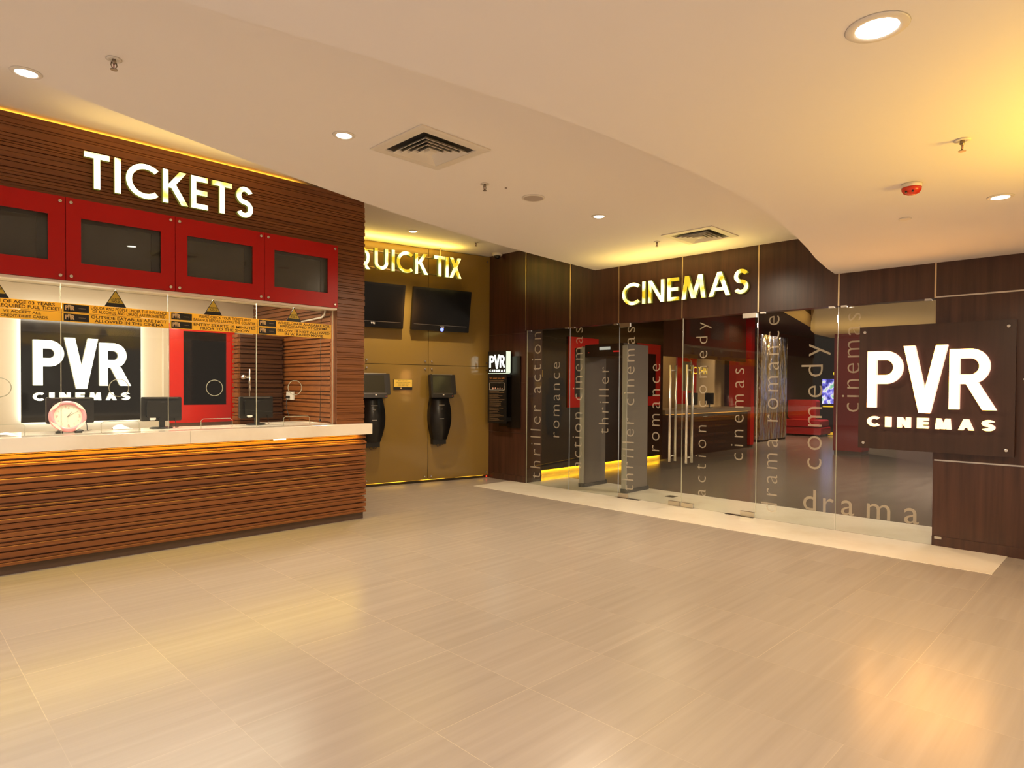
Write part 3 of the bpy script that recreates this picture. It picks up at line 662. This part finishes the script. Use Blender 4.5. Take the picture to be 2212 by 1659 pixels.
def kiosk(xc, label):
    t = thing('ticket_kiosk', label, 'kiosk', QT @ Vector((xc, -.13, .60)), 'self service kiosks on the bronze wall')
    # pedestal: side profile bulging forward, tapering down
    prof = []
    for i in range(15):
        f = i/14; z = .70+f*.70
        prof.append((z, .145-.035*(1-f)+.05*math.sin(math.pi*min(1, f*1.05)), -.095-.07*math.sin(math.pi*(.15+.75*f))))
    mb = MB(QT)
    for (za, wa, ya), (zb, wb_, yb) in zip(prof[:-1], prof[1:]):
        mb.add([(xc-wa, ya, za), (xc+wa, ya, za), (xc+wb_, yb, zb), (xc-wb_, yb, zb), (xc-wa, -.002, za), (xc+wa, -.002, za), (xc+wb_, -.002, zb), (xc-wb_, -.002, zb)],
               [(0, 1, 2, 3), (1, 5, 6, 2), (4, 0, 3, 7), (5, 4, 7, 6)], True)
    z, w_, y_ = prof[-1]; mb.add([(xc-w_, y_, z), (xc+w_, y_, z), (xc+w_, -.002, z), (xc-w_, -.002, z)], [(0, 1, 2, 3)])
    mb.build('pedestal', M_black, t)
    MB(QT).box((xc-.115, -.10, .62), (xc+.115, -.002, .705)).build('base', M_black, t)
    MB(QT).box((xc-.05, -.17, 1.255), (xc+.05, -.16, 1.262)).box((xc-.02, -.172, 1.19), (xc+.02, -.165, 1.196)).box((xc-.04, -.172, 1.035), (xc+.04, -.160, 1.043)).build('card_slot', M_steel, t)
    hd = QT @ Matrix.Translation((xc+.01, -.20, 1.375)) @ Matrix.Rotation(R(-9), 4, 'X')
    MB(hd).rbox((-.22, -.035, 0), (.175, .05, .375), .008).build('monitor', mat('kiosk_casing', (.016, .014, .014), .35), t)
    MB(hd).rbox((.178, -.02, .05), (.232, .04, .375), .008).build('card_reader', mat('kiosk_casing', (.016, .014, .014), .35), t)
    MB(hd).box((-.185, -.0365, .075), (.135, -.035, .345)).build('screen', mat('kiosk_screen', (.035, .033, .022), .12), t)
    MB(hd).box((-.19, -.037, .366), (.17, -.034, .375)).box((-.19, -.0375, .066), (.16, -.034, .070)).build('silver_edge', mat('dim_chrome', (.35, .32, .28), .3, 1.0), t)
    MB(hd).box((-.02, -.0372, .035), (.005, -.035, .052)).build('maker_mark', M_white, t)
    MB(hd).box((.145, -.037, .02), (.152, -.035, .027)).build('indicator', G_redled, t)
    MB(QT).tube([(xc-.05, -.06, .63), (xc-.02, -.06, .585), (xc+.03, -.06, .60), (xc+.05, -.06, .63)], .004, 6).tube([(xc+.0, -.06, .63), (xc+.04, -.055, .59), (xc+.08, -.055, .61), (xc+.075, -.05, .64)], .003, 6).build('cable', M_black, t)
    return t
kiosk(-.985, 'black self service kiosk hung on the bronze wall near the corner')
kiosk(-2.115, 'black self service kiosk half hidden by the ticket counter end')
t = thing('notice_plate', 'small yellow notice plate on the bronze wall between the two kiosks', 'notice', QT @ Vector((-1.586, -.01, 1.50)))
MB(QT).rbox((-1.745, -.012, 1.498), (-1.428, -.001, 1.664), .008).build('backing', M_black, t)
MB(QT).rbox((-1.74, -.014, 1.545), (-1.433, -.0115, 1.659), .006).build('face', mat('bright_yellow', (.92, .62, .10), .4), t)
mb = MB(QT)
for q, s in enumerate(('BEAT THE QUEUE', 'PURCHASE TICKETS FROM', 'TICKET KIOSK WITH', 'YOUR CREDIT CARD')):
    put_text(mb, s, -1.586, -.0148, 1.636-q*.026, .012, width=(.17, .24, .18, .17)[q])
mb.build('print', M_ink, t); mb = MB(QT); logo_flat(mb, -1.635, -.0128, 1.512, .02); mb.build('logo_print', M_goldprint, t)
lg = area('sign_glow_fill', QT @ Vector((-1.75, -.30, 3.60)), 1.9, 13, (1.0, .66, .10), rot=(R(180), 0, -A12), size_y=.10)  # added unseen light throws the QUICK TIX glow onto the ceiling
# safety board with lit top
t = thing('safety_board', 'tall narrow black board with a lit PVR box on top beside the corner', 'sign board', (7.37, 7.72, .95))
MB(CW).box((-7.945, -.15, .955), (-7.502, -.132, 1.775)).build('board', M_black, t)
MB(CW).box((-7.94, -.132, .99), (-7.505, -.002, 1.06)).box((-7.94, -.132, 1.72), (-7.505, -.002, 1.76)).build('mount', M_black, t)
MB(CW).box((-7.945, -.15, 1.785), (-7.512, -.04, 2.148)).build('light_box', M_black, t)
MB(CW).box((-7.512, -.148, 1.79), (-7.498, -.06, 2.14)).box((-7.94, -.148, 1.778), (-7.512, -.06, 1.785)).build('lit_edge', glow('pale_green_edge', (.72, .80, .58), 1.2), t)
gl = glow('white_logo_light', (.95, 1.0, .85), 2.5)
pvr(t, CW, -7.905, 1.875, .345, -.156, -.151, [gl, gl], [gl, gl])
mb = MB(CW); put_text(mb, 'We want you safe', -7.725, -.1515, 1.690, .026, width=.36); mb.build('headline', mat('orange_print', (.55, .25, .06), .6), t)
mb = MB(CW); r = random.Random(8); z = 1.475
for q in range(24):
    if q in (2, 6, 9, 13, 16, 18, 21): z -= .012
    w = r.uniform(.2, .36); mb.box((-7.905, -.1512, z), (-7.905+w, -.1505, z+.007)); z -= .0172
mb.box((-7.905, -.1512, 1.662), (-7.56, -.1505, 1.668)).box((-7.905, -.1512, 1.645), (-7.58, -.1505, 1.651)); mb.build('fine_print', mat('dull_print', (.16, .10, .05), .6), t)
mb = MB(CW)
for a, b_ in (((-7.905, 1.505), (-7.545, 1.509)), ((-7.905, 1.621), (-7.545, 1.625)), ((-7.905, 1.505), (-7.901, 1.625)), ((-7.549, 1.505), (-7.545, 1.625))): mb.box((a[0], -.1512, a[1]), (b_[0], -.1505, b_[1]))
mb.build('picture_border', M_white, t); mb = MB(CW)
for q, x in enumerate((-7.82, -7.76, -7.70, -7.65, -7.60)): mb.lathe((x, -.1512, 1.53+.004*(q % 2)), [(.018-.002*q, 0), (.018-.002*q, .0006)], 'y', 12)
mb.build('pictures', mat('picture_pink', (.62, .38, .30), .6), t)
MB(CW).box((-7.60, -.03, .885), (-7.31, -.0065, 2.06)).box((-7.8, -.03, .90), (-7.60, -.0065, .985)).build('backing_panel', mat('near_black_panel', (.010, .007, .005), .3), t)

# ---------------------------------------------------------------- CINEMAS letters
t = thing('entrance_sign', 'lit yellow CINEMAS letters over the glass doors', 'sign', (7.43, 4.37, 2.70))
word(t, 'CINEMAS', CW, -5.292, -3.458, 2.703, .30, .152, -.050, -.012, [G_yellow, G_side], gap=.13)

area('sign_glow_fill', (7.05, 4.37, 2.80), .3, 9, (1.0, .70, .16), rot=(R(180), 0, 0), size_y=1.8)  # added light floating before the wall, for the CINEMAS glow overhead

# ---------------------------------------------------------------- glass front
GD = [('window_5', 7.176, 6.283), ('window_6', 6.275, 5.372), ('door_1', 5.364, 4.366), ('door_2', 4.358, 3.364), ('window_7', 3.356, 2.462), ('window_8', 2.454, 1.545)]
PAN = {}
for nm, ya, yb in GD:
    z0 = .010 if 'door' in nm else .005
    o = struct(MB().box((7.464, yb, z0), (7.476, ya, 2.468)).build(nm, M_glassdoor)); PAN[nm] = o
    MB().box((7.4635, ya-.0015, z0), (7.4765, ya+.0015, 2.468)).build('glass_edge', M_edgeblue if nm in ('window_6', 'door_1') else M_edge, o)
    if 'window' in nm:
        for yy in (ya-.06, yb+.06): MB().box((7.455, yy-.03, 2.448), (7.485, yy+.03, 2.469)).build('clip', M_steel, o)
for nm, s, Yb, z0, z1, xh in (('window_5', 'thriller action', 6.862, .10, 2.43, .145), ('window_5', 'romance', 6.469, .784, 1.946, .122),
        ('window_6', 'action cinemas', 6.026, .347, 2.455, .128), ('window_6', 'thriller', 5.538, .887, 1.858, .118),
        ('door_1', 'thriller cinemas', 5.100, .112, 2.404, .124), ('door_1', 'romance', 4.691, .704, 1.881, .116),
        ('door_2', 'action comedy', 4.005, .183, 2.40, .108), ('door_2', 'cinemas', 3.515, .680, 1.806, .115),
        ('window_7', 'drama romance', 3.094, .102, 2.411, .128), ('window_7', 'comedy', 2.602, .655, 2.065, .158), ('window_8', 'cinemas', 2.223, 1.313, 2.376, .128)):
    mb = MB(); word_up(mb, s, Yb, z0, z1, xh); mb.build('frosted_word', M_frost, PAN[nm])
def flat_word(s, Ya, Yb_, z, xh, par):
    k = xh/XH; a = ext(text2d(s, 1.0)[0]); b_ = ext(text2d(s, 2.0)[0]); L = (Ya-Yb_)/k; sp = 1+(L-(a[1]-a[0]))/((b_[1]-b_[0])-(a[1]-a[0]))
    v, f = text2d(s, sp); e = ext(v); MB().add([(7.4615, Ya-(p[0]-e[0])*k, z+p[1]*k) for p in v], f).build('frosted_word', M_frost, par)
flat_word('dr', 2.798, 2.468, .187, .155, PAN['window_7']); flat_word('ama', 2.392, 1.652, .19, .155, PAN['window_8'])
for nm, piv, far, hy in (('door_1', 5.355, 4.37, 4.50), ('door_2', 3.372, 4.352, 4.255)):
    s_ = -1 if nm == 'door_1' else 1
    for yy, zz, L in ((piv, (.008, .068), .17), (piv, (2.408, 2.464), .17), (far, (.008, .062), -.17)):
        y2 = yy+s_*abs(L)*(1 if L > 0 else -1)
        MB().box((7.452, min(yy, y2), zz[0]), (7.488, max(yy, y2), zz[1])).build('patch_fitting', M_steel, PAN[nm])
    MB().box((7.43, min(piv, piv+s_*.36), .0045), (7.50, max(piv, piv+s_*.36), .0075)).build('floor_pivot', mat('dark_steel', (.12, .10, .08), .4, .8), PAN[nm])
    h = MB()
    for xx in (7.40, 7.54): h.tube([(xx, hy, .585), (xx, hy, 1.858)], .016, 12)
    for zz in (.66, 1.79): h.tube([(7.40, hy, zz), (7.54, hy, zz)], .009, 8)
    h.build('door_handle', M_steel, PAN[nm])
o = MB().box((8.00, 4.80, .0045), (8.14, 4.93, .007)).build('floor_plate', mat('dark_steel', (.12, .10, .08), .4, .8)); tag(o, 'small grey floor plate in the marble just inside the glass doors', 'plate')

# ---------------------------------------------------------------- security gate inside the doors
M_grey = mat('gate_grey', (.17, .15, .13), .4)
t = thing('security_gate', 'grey walk through metal detector gate behind the glass', 'metal detector', (8.12, 5.95, .004))
for y in (6.32, 5.52):
    MB().rbox((7.83, y-.04, .05), (8.40, y+.04, 2.20), .03, 'z').build('side_panel', M_grey, t)
    MB().rbox((7.79, y-.06, .0045), (8.44, y+.06, .055), .05, 'z').build('foot', mat('gate_foot', (.05, .05, .05), .4), t)
    MB().rbox((7.818, y-.043, .06), (7.835, y+.043, 2.18), .004, 'z').build('edge_strip', mat('gate_edge', (.45, .44, .42), .3), t)
MB().box((7.84, 5.56, 2.03), (8.38, 6.28, 2.22)).build('top_beam', mat('gate_beam', (.02, .018, .018), .4), t)
MB().box((7.832, 5.80, 2.13), (7.842, 6.0, 2.175)).build('display', glow('gate_display', (.75, .72, .62), .7), t)
MB().box((7.832, 6.20, 2.09), (7.842, 6.215, 2.10)).box((7.832, 5.62, 2.09), (7.842, 5.74, 2.11)).build('indicator', glow('dim_red_led', (1, .03, .02), .5), t)

# ---------------------------------------------------------------- lounge behind the glass
M_dark = mat('dark_gloss_wall', (.018, .011, .006), .12)
struct(MB().box((7.62, 7.57, .10), (12.15, 7.58, 3.5)).build('wall_lounge_left', M_dark))
struct(MB().box((7.62, 7.62, 0), (12.15, 7.7, 3.5)).build('baseboard_left', mat('strip_glow_ochre', (.45, .34, .12), .6)))  # ochre colour stands in for part of the yellow strip's glow
struct(MB().box((7.62, 7.38, 0), (8.05, 7.57, 3.5)).build('wall_lounge_return', M_laminate))
o = MB().box((8.1, 7.59, .108), (12.1, 7.612, .124)).build('led_strip', glow('yellow_foot_strip', (1.0, .58, .01), 60.0)); tag(o, 'yellow light strip along the foot of the dark lounge wall', 'light strip')
o = MB().lathe((8.16, 7.53, .0), [(.03, 0), (.035, .05), (.02, .06)], 'z', 12).build('floor_spot', glow('warm_spot', (1, .85, .3), 6)); tag(o, 'small bright floor light at the near end of the dark lounge wall', 'light')
o = MB().box((8.07, 7.545, 1.42), (8.11, 7.569, 2.10)).box((8.06, 7.54, 1.74), (8.24, 7.569, 1.86)).build('wall_bracket', mat('yellow_metal', (.35, .22, .03), .4)); tag(o, 'yellow cross shaped bracket on the dark lounge wall behind the glass', 'bracket')
struct(MB().box((7.62, -1, 3.5), (30, 10, 3.6)).build('ceiling', mat('dark_ceiling', (.05, .035, .02), .7)))
# curved ceiling pieces of the lounge
def cpoly(pts, z, z2, m): return struct(MB().prism([(x, y, z) for x, y in pts], (0, 0, z2-z)).build('ceiling', m))
cpoly([(7.7, 2.55), (9.3, 3.25), (11.0, 3.98), (13.2, 4.85), (15.1, 5.55), (16.2, 5.85), (17.6, 5.95), (19.5, 5.7), (21, 4.5), (21, -1), (7.7, -1)], 2.9, 3.5, mat('lounge_soffit', (.62, .50, .28), .8))
cpoly([(8.2, 4.15), (10.0, 4.7), (12.2, 5.15), (14.5, 5.65), (16.5, 6.1), (17.5, 6.0), (13, 4.9), (8.2, 2.9)], 3.12, 3.5, mat('lounge_soffit_upper', (.80, .60, .28), .8))
def poster(x0, x1, label):
    t = thing('poster_frame', label, 'poster frame', ((x0+x1)/2, 7.56, 1.19), 'red poster frames on the dark lounge wall')
    mb = MB()
    for a, b_ in (((x0, 1.19), (x0+.17, 2.485)), ((x1-.17, 1.19), (x1, 2.485)), ((x0+.17, 1.19), (x1-.17, 1.38)), ((x0+.17, 2.28), (x1-.17, 2.485))): mb.box((a[0], 7.54, a[1]), (b_[0], 7.569, b_[1]))
    mb.build('frame', M_red, t); MB().box((x0+.17, 7.55, 1.38), (x1-.17, 7.568, 2.28)).build('panel', M_blackgloss, t)
poster(8.94, 9.82, 'red poster frame left of the security gate'); poster(11.15, 12.0, 'red poster frame right of the security gate')
# concession counter
t = thing('snack_counter', 'dark snack counter with printed front deep in the lounge', 'counter', (14.2, 7.9, 0))
MB().box((12.16, 7.60, 0), (16.35, 7.72, .97)).build('front', mat('snack_front', (.022, .012, .008), .3), t)
MB().box((12.16, 7.52, .98), (16.38, 8.3, 1.08)).build('countertop', mat('dim_stone', (.30, .21, .12), .3), t)
MB().box((12.3, 7.56, .966), (16.3, 7.58, .979)).build('light_strip', glow('dim_amber_led', (1, .42, .05), 1.2), t)
mb = MB()
for q, s in enumerate(('Movies Desires Real Dreams', 'Movies Desires Music', 'Stories Dreams Stars', 'Comedy Drama Stars')):
    put_text(mb, s, 13.9, 7.596, .82-q*.2, .075, width=3.0-.2*q)
mb.build('print', mat('brown_print', (.12, .055, .03), .6), t)
struct(MB().box((12.16, 7.7, 2.28), (16.6, 7.85, 3.5)).build('wall_lounge_bulkhead', mat('maroon_bulkhead', (.10, .030, .010), .5)))
struct(MB().box((12.16, 9.2, 0), (18.2, 9.3, 3.5)).build('wall_lounge_back', mat('lounge_cream', (.50, .36, .17), .7)))
for x0, x1, yy, lab in ((13.36, 14.25, 7.93, 'tall red framed menu board over the snack counter'),):
    t = thing('menu_board', lab, 'menu board', (13.8, yy, 1.19)); mb = MB()
    for a, b_ in (((x0, 1.19), (x0+.2, 2.6)), ((x1-.2, 1.19), (x1, 2.6)), ((x0+.2, 1.19), (x1-.2, 1.5)), ((x0+.2, 2.2), (x1-.2, 2.6))): mb.box((a[0], yy, a[1]), (b_[0], yy+.04, b_[1]))
    mb.build('frame', M_redbright, t); MB().box((x0+.2, yy+.01, 1.5), (x1-.2, yy+.03, 2.2)).build('panel', mat('olive_panel', (.16, .11, .03), .4), t)
    MB().box((x0+.05, yy+.04, 2.2), (x0+.1, yy+.06, 3.49)).build('hanger', M_black, t)
o = thing('hanging_sign', 'small lit yellow sign over the snack counter', 'sign', (13.8, 7.8, 1.95))
mb = MB(); put_text(mb, 'IC', 13.62, 7.645, 1.90, .16, width=.28); put_text(mb, 'THIN', 14.03, 7.645, 1.90, .16, width=.42); mb.build('letters', glow('amber_letters', (1, .58, .03), 1.3), o)
MB().tube([(13.5, 7.66, 2.08), (13.5, 7.66, 2.2), (13.5, 7.74, 2.279)], .01, 6).tube([(13.45, 7.66, 2.08), (14.3, 7.66, 2.08)], .01, 6).build('rail', M_brass, o)
for q, (x, lab) in enumerate(((13.95, 'dark monitor on the snack counter in front of the red menu board'), (14.75, 'dark monitor on the snack counter right of the red menu board'))):
    t = thing('monitor', lab, 'monitor', (x, 7.85, 1.08), 'monitors on the snack counter')
    MB().rbox((x-.19, 7.83, 1.16), (x+.19, 7.87, 1.45), .01).build('screen', M_black, t); MB().box((x-.02, 7.84, 1.081), (x+.02, 7.86, 1.17)).lathe((x, 7.85, 1.0805), [(.09, 0), (.09, .01)], 'z', 16).build('stand', M_black, t)
struct(MB().box((16.42, 7.55, .07), (16.62, 8.16, 3.5)).build('wall_lounge_pier', M_red)); struct(MB().box((16.44, 7.57, 0), (16.62, 8.14, .07)).build('baseboard_pier', M_plinth))
# foil clad panel
fo = mat('crinkled_foil', (.50, .42, .34), .20, .85); nz = nd(fo, 'ShaderNodeTexNoise'); nz.inputs['Scale'].default_value = 3.5; nz.inputs['Detail'].default_value = 3
tcf = nd(fo, 'ShaderNodeTexCoord'); mpf = nd(fo, 'ShaderNodeMapping'); mpf.inputs['Scale'].default_value = (2, 2, .5); lk(fo, tcf.outputs['Object'], mpf.inputs[0]); lk(fo, mpf.outputs[0], nz.inputs['Vector']); lk(fo, ramp(fo, nz.outputs['Fac'], [(.35, (.42, .27, .09)), (.5, (.50, .43, .36)), (.62, (.40, .42, .58))]), fo.node_tree.nodes['Principled BSDF'].inputs['Base Color'])  # amber and blue patches paint reflections into the foil colour
bpf = nd(fo, 'ShaderNodeBump'); bpf.inputs['Strength'].default_value = 1.0; bpf.inputs['Distance'].default_value = .2; lk(fo, nz.outputs['Fac'], bpf.inputs['Height']); lk(fo, bpf.outputs[0], fo.node_tree.nodes['Principled BSDF'].inputs['Normal'])
t = thing('foil_panel', 'tall silver foil covered panel between the red pier and the sofa', 'panel', (19.2, 8.2, 0))
MB().box((18.25, 8.1, .06), (20.15, 8.25, 3.15)).build('foil_face', fo, t); MB().box((18.27, 8.12, 0), (20.13, 8.24, .06)).build('plinth', M_black, t)
# sofa
M_sofa = mat('red_upholstery', (.45, .008, .012), .6)
t = thing('sofa', 'red upholstered sofa at the far end of the lounge', 'sofa', (22.2, 8.3, 0))
MB().rbox((21.9, 7.68, .06), (22.8, 9.0, .30), .04, 'x').build('base', M_sofa, t)
MB().rbox((21.85, 7.70, .32), (22.7, 8.95, .54), .06, 'x').build('seat_cushion', M_sofa, t)
MB().rbox((22.5, 8.05, .55), (22.85, 9.0, 1.20), .08, 'x').build('backrest', M_sofa, t)
MB().box((22.0, 7.75, 0), (22.08, 7.82, .06)).box((22.0, 8.85, 0), (22.08, 8.92, .06)).box((22.7, 7.75, 0), (22.78, 7.82, .06)).box((22.7, 8.85, 0), (22.78, 8.92, .06)).build('leg', M_black, t)
# arcade cabinet
ar = bpy.data.materials.new('arcade_picture'); ar.use_nodes = True; nt = ar.node_tree; nt.nodes.clear()
out = nd(ar, 'ShaderNodeOutputMaterial'); em = nd(ar, 'ShaderNodeEmission'); lk(ar, em.outputs[0], out.inputs[0]); em.inputs['Strength'].default_value = 1.3
tca = nd(ar, 'ShaderNodeTexCoord'); na = nd(ar, 'ShaderNodeTexNoise'); na.inputs['Scale'].default_value = 4.5; na.inputs['Detail'].default_value = 2; lk(ar, tca.outputs['Object'], na.inputs['Vector'])
lk(ar, ramp(ar, na.outputs['Fac'], [(.36, (.03, .03, .25)), (.48, (.25, .22, .9)), (.56, (.9, .8, .9)), (.66, (.2, .5, .35))]), em.inputs['Color'])
t = thing('game_cabinet', 'arcade cabinet with a bright blue and white screen beside the red column', 'arcade cabinet', (24.2, 8.1, 0))
MB().box((24.0, 7.75, 0), (24.6, 8.45, 2.0)).build('body', mat('cabinet_black', (.02, .01, .01), .4), t); MB().box((23.98, 7.82, 1.05), (24.0, 8.38, 1.93)).build('screen', ar, t)
MB().box((23.97, 7.85, .93), (24.0, 8.35, .98)).build('light_strip', glow('dim_yellow', (1, .6, .02), .9), t)
o = MB().lathe((23.9, 7.9, 2.12), [(.01, -.09), (.07, -.05), (.09, 0), (.07, .05), (.01, .09)], 'z', 16).build('pendant_lamp', glow('yellow_globe', (1, .7, .04), 1.6)); 
tag(o, 'small round yellow lamp above the arcade screen', 'lamp')
MBq = MB().tube([(23.9, 7.9, 2.2), (23.9, 7.9, 3.5)], .008, 6).build('cord', M_black, o)
for q, (x, y, z, lab) in enumerate(((22.9, 7.55, .0, 'low amber floor light nearest the sofa'), (24.0, 7.45, .0, 'wide amber floor light by the arcade cabinet'))):
    o = MB().rbox((x, y, .02), (x+.12, y+.25+.3*q, .10+.05*q), .03, 'x').build('floor_light', glow('amber_floor_light', (1, .52, .02), .8)); tag(o, lab, 'light')
struct(MB().box((26, -1, 0), (26.1, 10, 3.5)).build('wall_lounge_far', mat('maroon_wall', (.075, .012, .005), .6)))
struct(MB().box((18.2, 9.2, 0), (26, 9.3, 3.5)).build('wall_lounge_end', mat('maroon_wall', (.075, .012, .005), .6)))
struct(MB().box((16.5, 4.86, .08), (17.1, 5.50, 3.5)).build('wall_lounge_column', mat('red_column', (.23, .006, .003), .5))); struct(MB().box((16.52, 4.88, 0), (17.1, 5.48, .08)).build('baseboard_column', M_plinth))
struct(MB().box((19.5, 1.0, 0), (19.6, 4.86, 3.5)).build('wall_lounge_side', mat('plum_wall', (.10, .025, .05), .6)))

# ---------------------------------------------------------------- ceiling fittings
def downlight(x, y, z, label, e=26, col=WARM, beam=140, first=[None], r=.05):
    if first[0] is None:
        t = thing('downlight', label, 'ceiling light', (x, y, z), 'recessed downlights')
        MB().lathe((x, y, z), [(r, -.003), (r+.004, -.008), (r+.022, -.005), (r+.026, -.0005)], 'z', 28).build('trim_ring', M_white, t)
        MB().lathe((x, y, z-.0045), [(r, 0), (r, .003)], 'z', 28).build('lens', G_lamp, t); first[0] = t
    else: t = dup(first[0], (x, y, z), label)
    if e: spot('downlight_beam', (x, y, z-.02), e, col, beam, .5, .045)
    return t
WL2 = (1.0, .80, .56)
downlight(.62, 4.45, Z1, 'bright downlight at the ceiling edge nearest the left of the photo', 90, WL2)
downlight(2.298, 3.965, Z1, 'bright downlight left of the first square air vent', 125, WL2)
downlight(5.146, 3.962, Z1, 'bright downlight between the round speaker and the CINEMAS sign', 255, WL2, 168)
downlight(5.497, 7.572, Z0, 'bright downlight in the yellow lit ceiling above QUICK TIX', 240, WL2, 118)
d = downlight(2.49, .705, Z2, 'large bright downlight in the top right corner of the photo', 60, WL2)
for ch in d.children: ch.scale = (1.35, 1.35, 1.0)
downlight(5.209, .725, Z2, 'bright downlight at the right edge beyond the red alarm', 150, WL2, 165)
downlight(15.73, 7.1, 3.5, 'small downlight seen through the glass beside the foil panel', 30, WL2)
def sprinkler(x, y, z, label, first=[None]):
    if first[0] is None:
        t = thing('sprinkler', label, 'sprinkler', (x, y, z), 'fire sprinklers')
        MB().lathe((x, y, z), [(.036, -.001), (.038, -.005), (.022, -.008), (.018, -.004)], 'z', 24).build('escutcheon', M_white, t)
        MB().lathe((x, y, z), [(.010, -.004), (.012, -.022), (.006, -.026), (.006, -.028)], 'z', 14).tube([(x-.011, y, z-.02), (x-.014, y, z-.035), (x-.004, y, z-.056)], .003, 6).tube([(x+.011, y, z-.02), (x+.014, y, z-.035), (x+.004, y, z-.056)], .003, 6).build('frame', mat('sprinkler_metal', (.30, .24, .18), .35, .9), t)
        MB().tube([(x, y, z-.026), (x, y, z-.054)], .003, 6).build('bulb', mat('red_bulb', (.35, .02, .02), .2), t)
        MB().lathe((x, y, z), [(.017, -.056), (.017, -.059)], 'z', 16).build('deflector', mat('sprinkler_metal', (.30, .24, .18), .35, .9), t); first[0] = t; return t
    return dup(first[0], (x, y, z), label)
sprinkler(.919, 3.926, Z1, 'fire sprinkler nearest the left edge of the photo')
sprinkler(3.67, 4.039, Z1, 'fire sprinkler beside the round ceiling speaker')
sprinkler(6.499, 4.15, Z1, 'fire sprinkler left of the second air vent above CINEMAS')
sprinkler(3.899, .703, Z2, 'fire sprinkler behind the red alarm towards the right edge')
sprinkler(6.588, 7.444, Z0, 'fire sprinkler in the high ceiling above QUICK TIX')
def vent(x, y, z, s, label, first=[None]):
    if first[0] is None:
        t = thing('air_vent', label, 'air vent', (x, y, z), 'square ceiling air vents'); h = s/2
        def ring(mb, a, za, b_, zb):
            p = [(-1, -1), (1, -1), (1, 1), (-1, 1)]
            mb.add([(x+a*u, y+a*v, z+za) for u, v in p]+[(x+b_*u, y+b_*v, z+zb) for u, v in p], [(i, (i+1) % 4, (i+1) % 4+4, i+4) for i in range(4)])
        mb = MB(); ring(mb, h, -.001, h, -.009); ring(mb, h, -.009, h-.02, -.012); ring(mb, h-.02, -.012, h-.075, -.012); ring(mb, h-.075, -.012, h-.08, -.002); mb.build('frame', M_white, t)
        MB().box((x-h+.08, y-h+.08, z-.0025), (x+h-.08, y+h-.08, z-.001)).build('duct', M_black, t)
        for q in range(4):
            a = h-.115-q*.042; mb = MB(); ring(mb, a, -.030, a-.026, -.005); ring(mb, a, -.030, a-.002, -.0315); ring(mb, a-.002, -.0315, a-.028, -.0065); mb.build('louvre', M_white, t)
        MB().box((x-.03, y-.03, z-.03), (x+.03, y+.03, z-.004)).build('core', M_white, t); first[0] = t; return t
    return dup(first[0], (x, y, z), label)
vent(2.862, 3.735, Z1, .62, 'square white air vent in the middle of the ceiling'); vent(6.56, 3.63, Z1, .62, 'square white air vent just above the CINEMAS sign')
t = thing('ceiling_speaker', 'round grey ceiling speaker in the middle of the ceiling', 'speaker', (4.24, 4.012, Z1))
MB().lathe((4.24, 4.012, Z1), [(.105, -.001), (.103, -.008), (.088, -.010), (.086, -.006)], 'z', 36).build('ring', M_white, t); MB().lathe((4.24, 4.012, Z1-.0085), [(.086, 0), (.086, .004)], 'z', 36).build('grille', mat('grille_grey', (.42, .36, .32), .6), t)
o = MB().lathe((3.872, 3.989, Z1-.002), [(.012, 0), (.012, .0015)], 'z', 12).build('ceiling_plug', mat('hole_brown', (.10, .05, .02), .7)); tag(o, 'tiny dark plug in the ceiling between sprinkler and speaker', 'plug')
t = thing('fire_alarm', 'red fire alarm dome on a white base under the ceiling', 'alarm', (4.515, 1.071, Z2))
MB().lathe((4.515, 1.071, Z2), [(.055, -.0005), (.056, -.022), (.052, -.026)], 'z', 28).build('base', M_white, t)
MB().lathe((4.515, 1.071, Z2), [(.055, -.026), (.053, -.042), (.042, -.058), (.020, -.068), (.004, -.070)], 'z', 28).build('dome', mat('red_dome', (.60, .035, .008), .25), t)
MB().box((4.47, 1.05, Z2-.060), (4.49, 1.06, Z2-.05)).box((4.468, 1.085, Z2-.060), (4.488, 1.095, Z2-.05)).build('slot', M_black, t)
o = MB().lathe((5.393, 1.318, Z2), [(.042, -.0005), (.042, -.006), (.03, -.009)], 'z', 24).box((5.36, 1.30, Z2-.0095), (5.40, 1.325, Z2-.009)).build('heat_detector', M_white); tag(o, 'flat white disc on the ceiling beyond the red alarm', 'detector')
t = thing('dome_camera', 'white dome security camera on the high ceiling in the corner', 'security camera', (7.36, 7.78, Z0))
MB().lathe((7.36, 7.78, Z0), [(.085, -.0005), (.085, -.035), (.07, -.045)], 'z', 28).build('base', M_white, t); MB().lathe((7.36, 7.78, Z0), [(.055, -.045), (.05, -.07), (.03, -.088), (.005, -.093)], 'z', 24).build('dome', M_darkglass, t)

# ---------------------------------------------------------------- unseen fill lights added to brighten the lounge
area('lounge_fill', (10.2, 6.3, 3.4), 1.0, 18, (1, .75, .45)); area('lounge_fill', (14.3, 8.4, 3.2), 1.2, 22, (1, .70, .38))
spot('lounge_fill', (18.6, 6.6, 3.48), 700, (1, .72, .50), 120)
spot('lounge_fill', (21.6, 7.6, 3.48), 360, (1, .60, .45), 110)
spot('lounge_fill', (13.0, 4.2, 2.88), 220, (1, .75, .5), 130); area('lounge_fill', (14.5, 4.5, .5), 1.6, 20, (1, .66, .28), rot=(R(180), 0, 0), spread=120)
area('lounge_fill', (12.0, .8, 2.8), 1.2, 330, (1, .80, .72))
spot('lounge_fill', (8.75, 6.2, 3.45), 110, (1, .80, .55), 120); spot('lounge_fill', (8.75, 3.4, 2.88), 150, (1, .80, .55), 130); spot('lounge_fill', (18.9, 7.0, 3.3), 260, (1, .75, .55), 100, rot=(R(50), 0, 0))
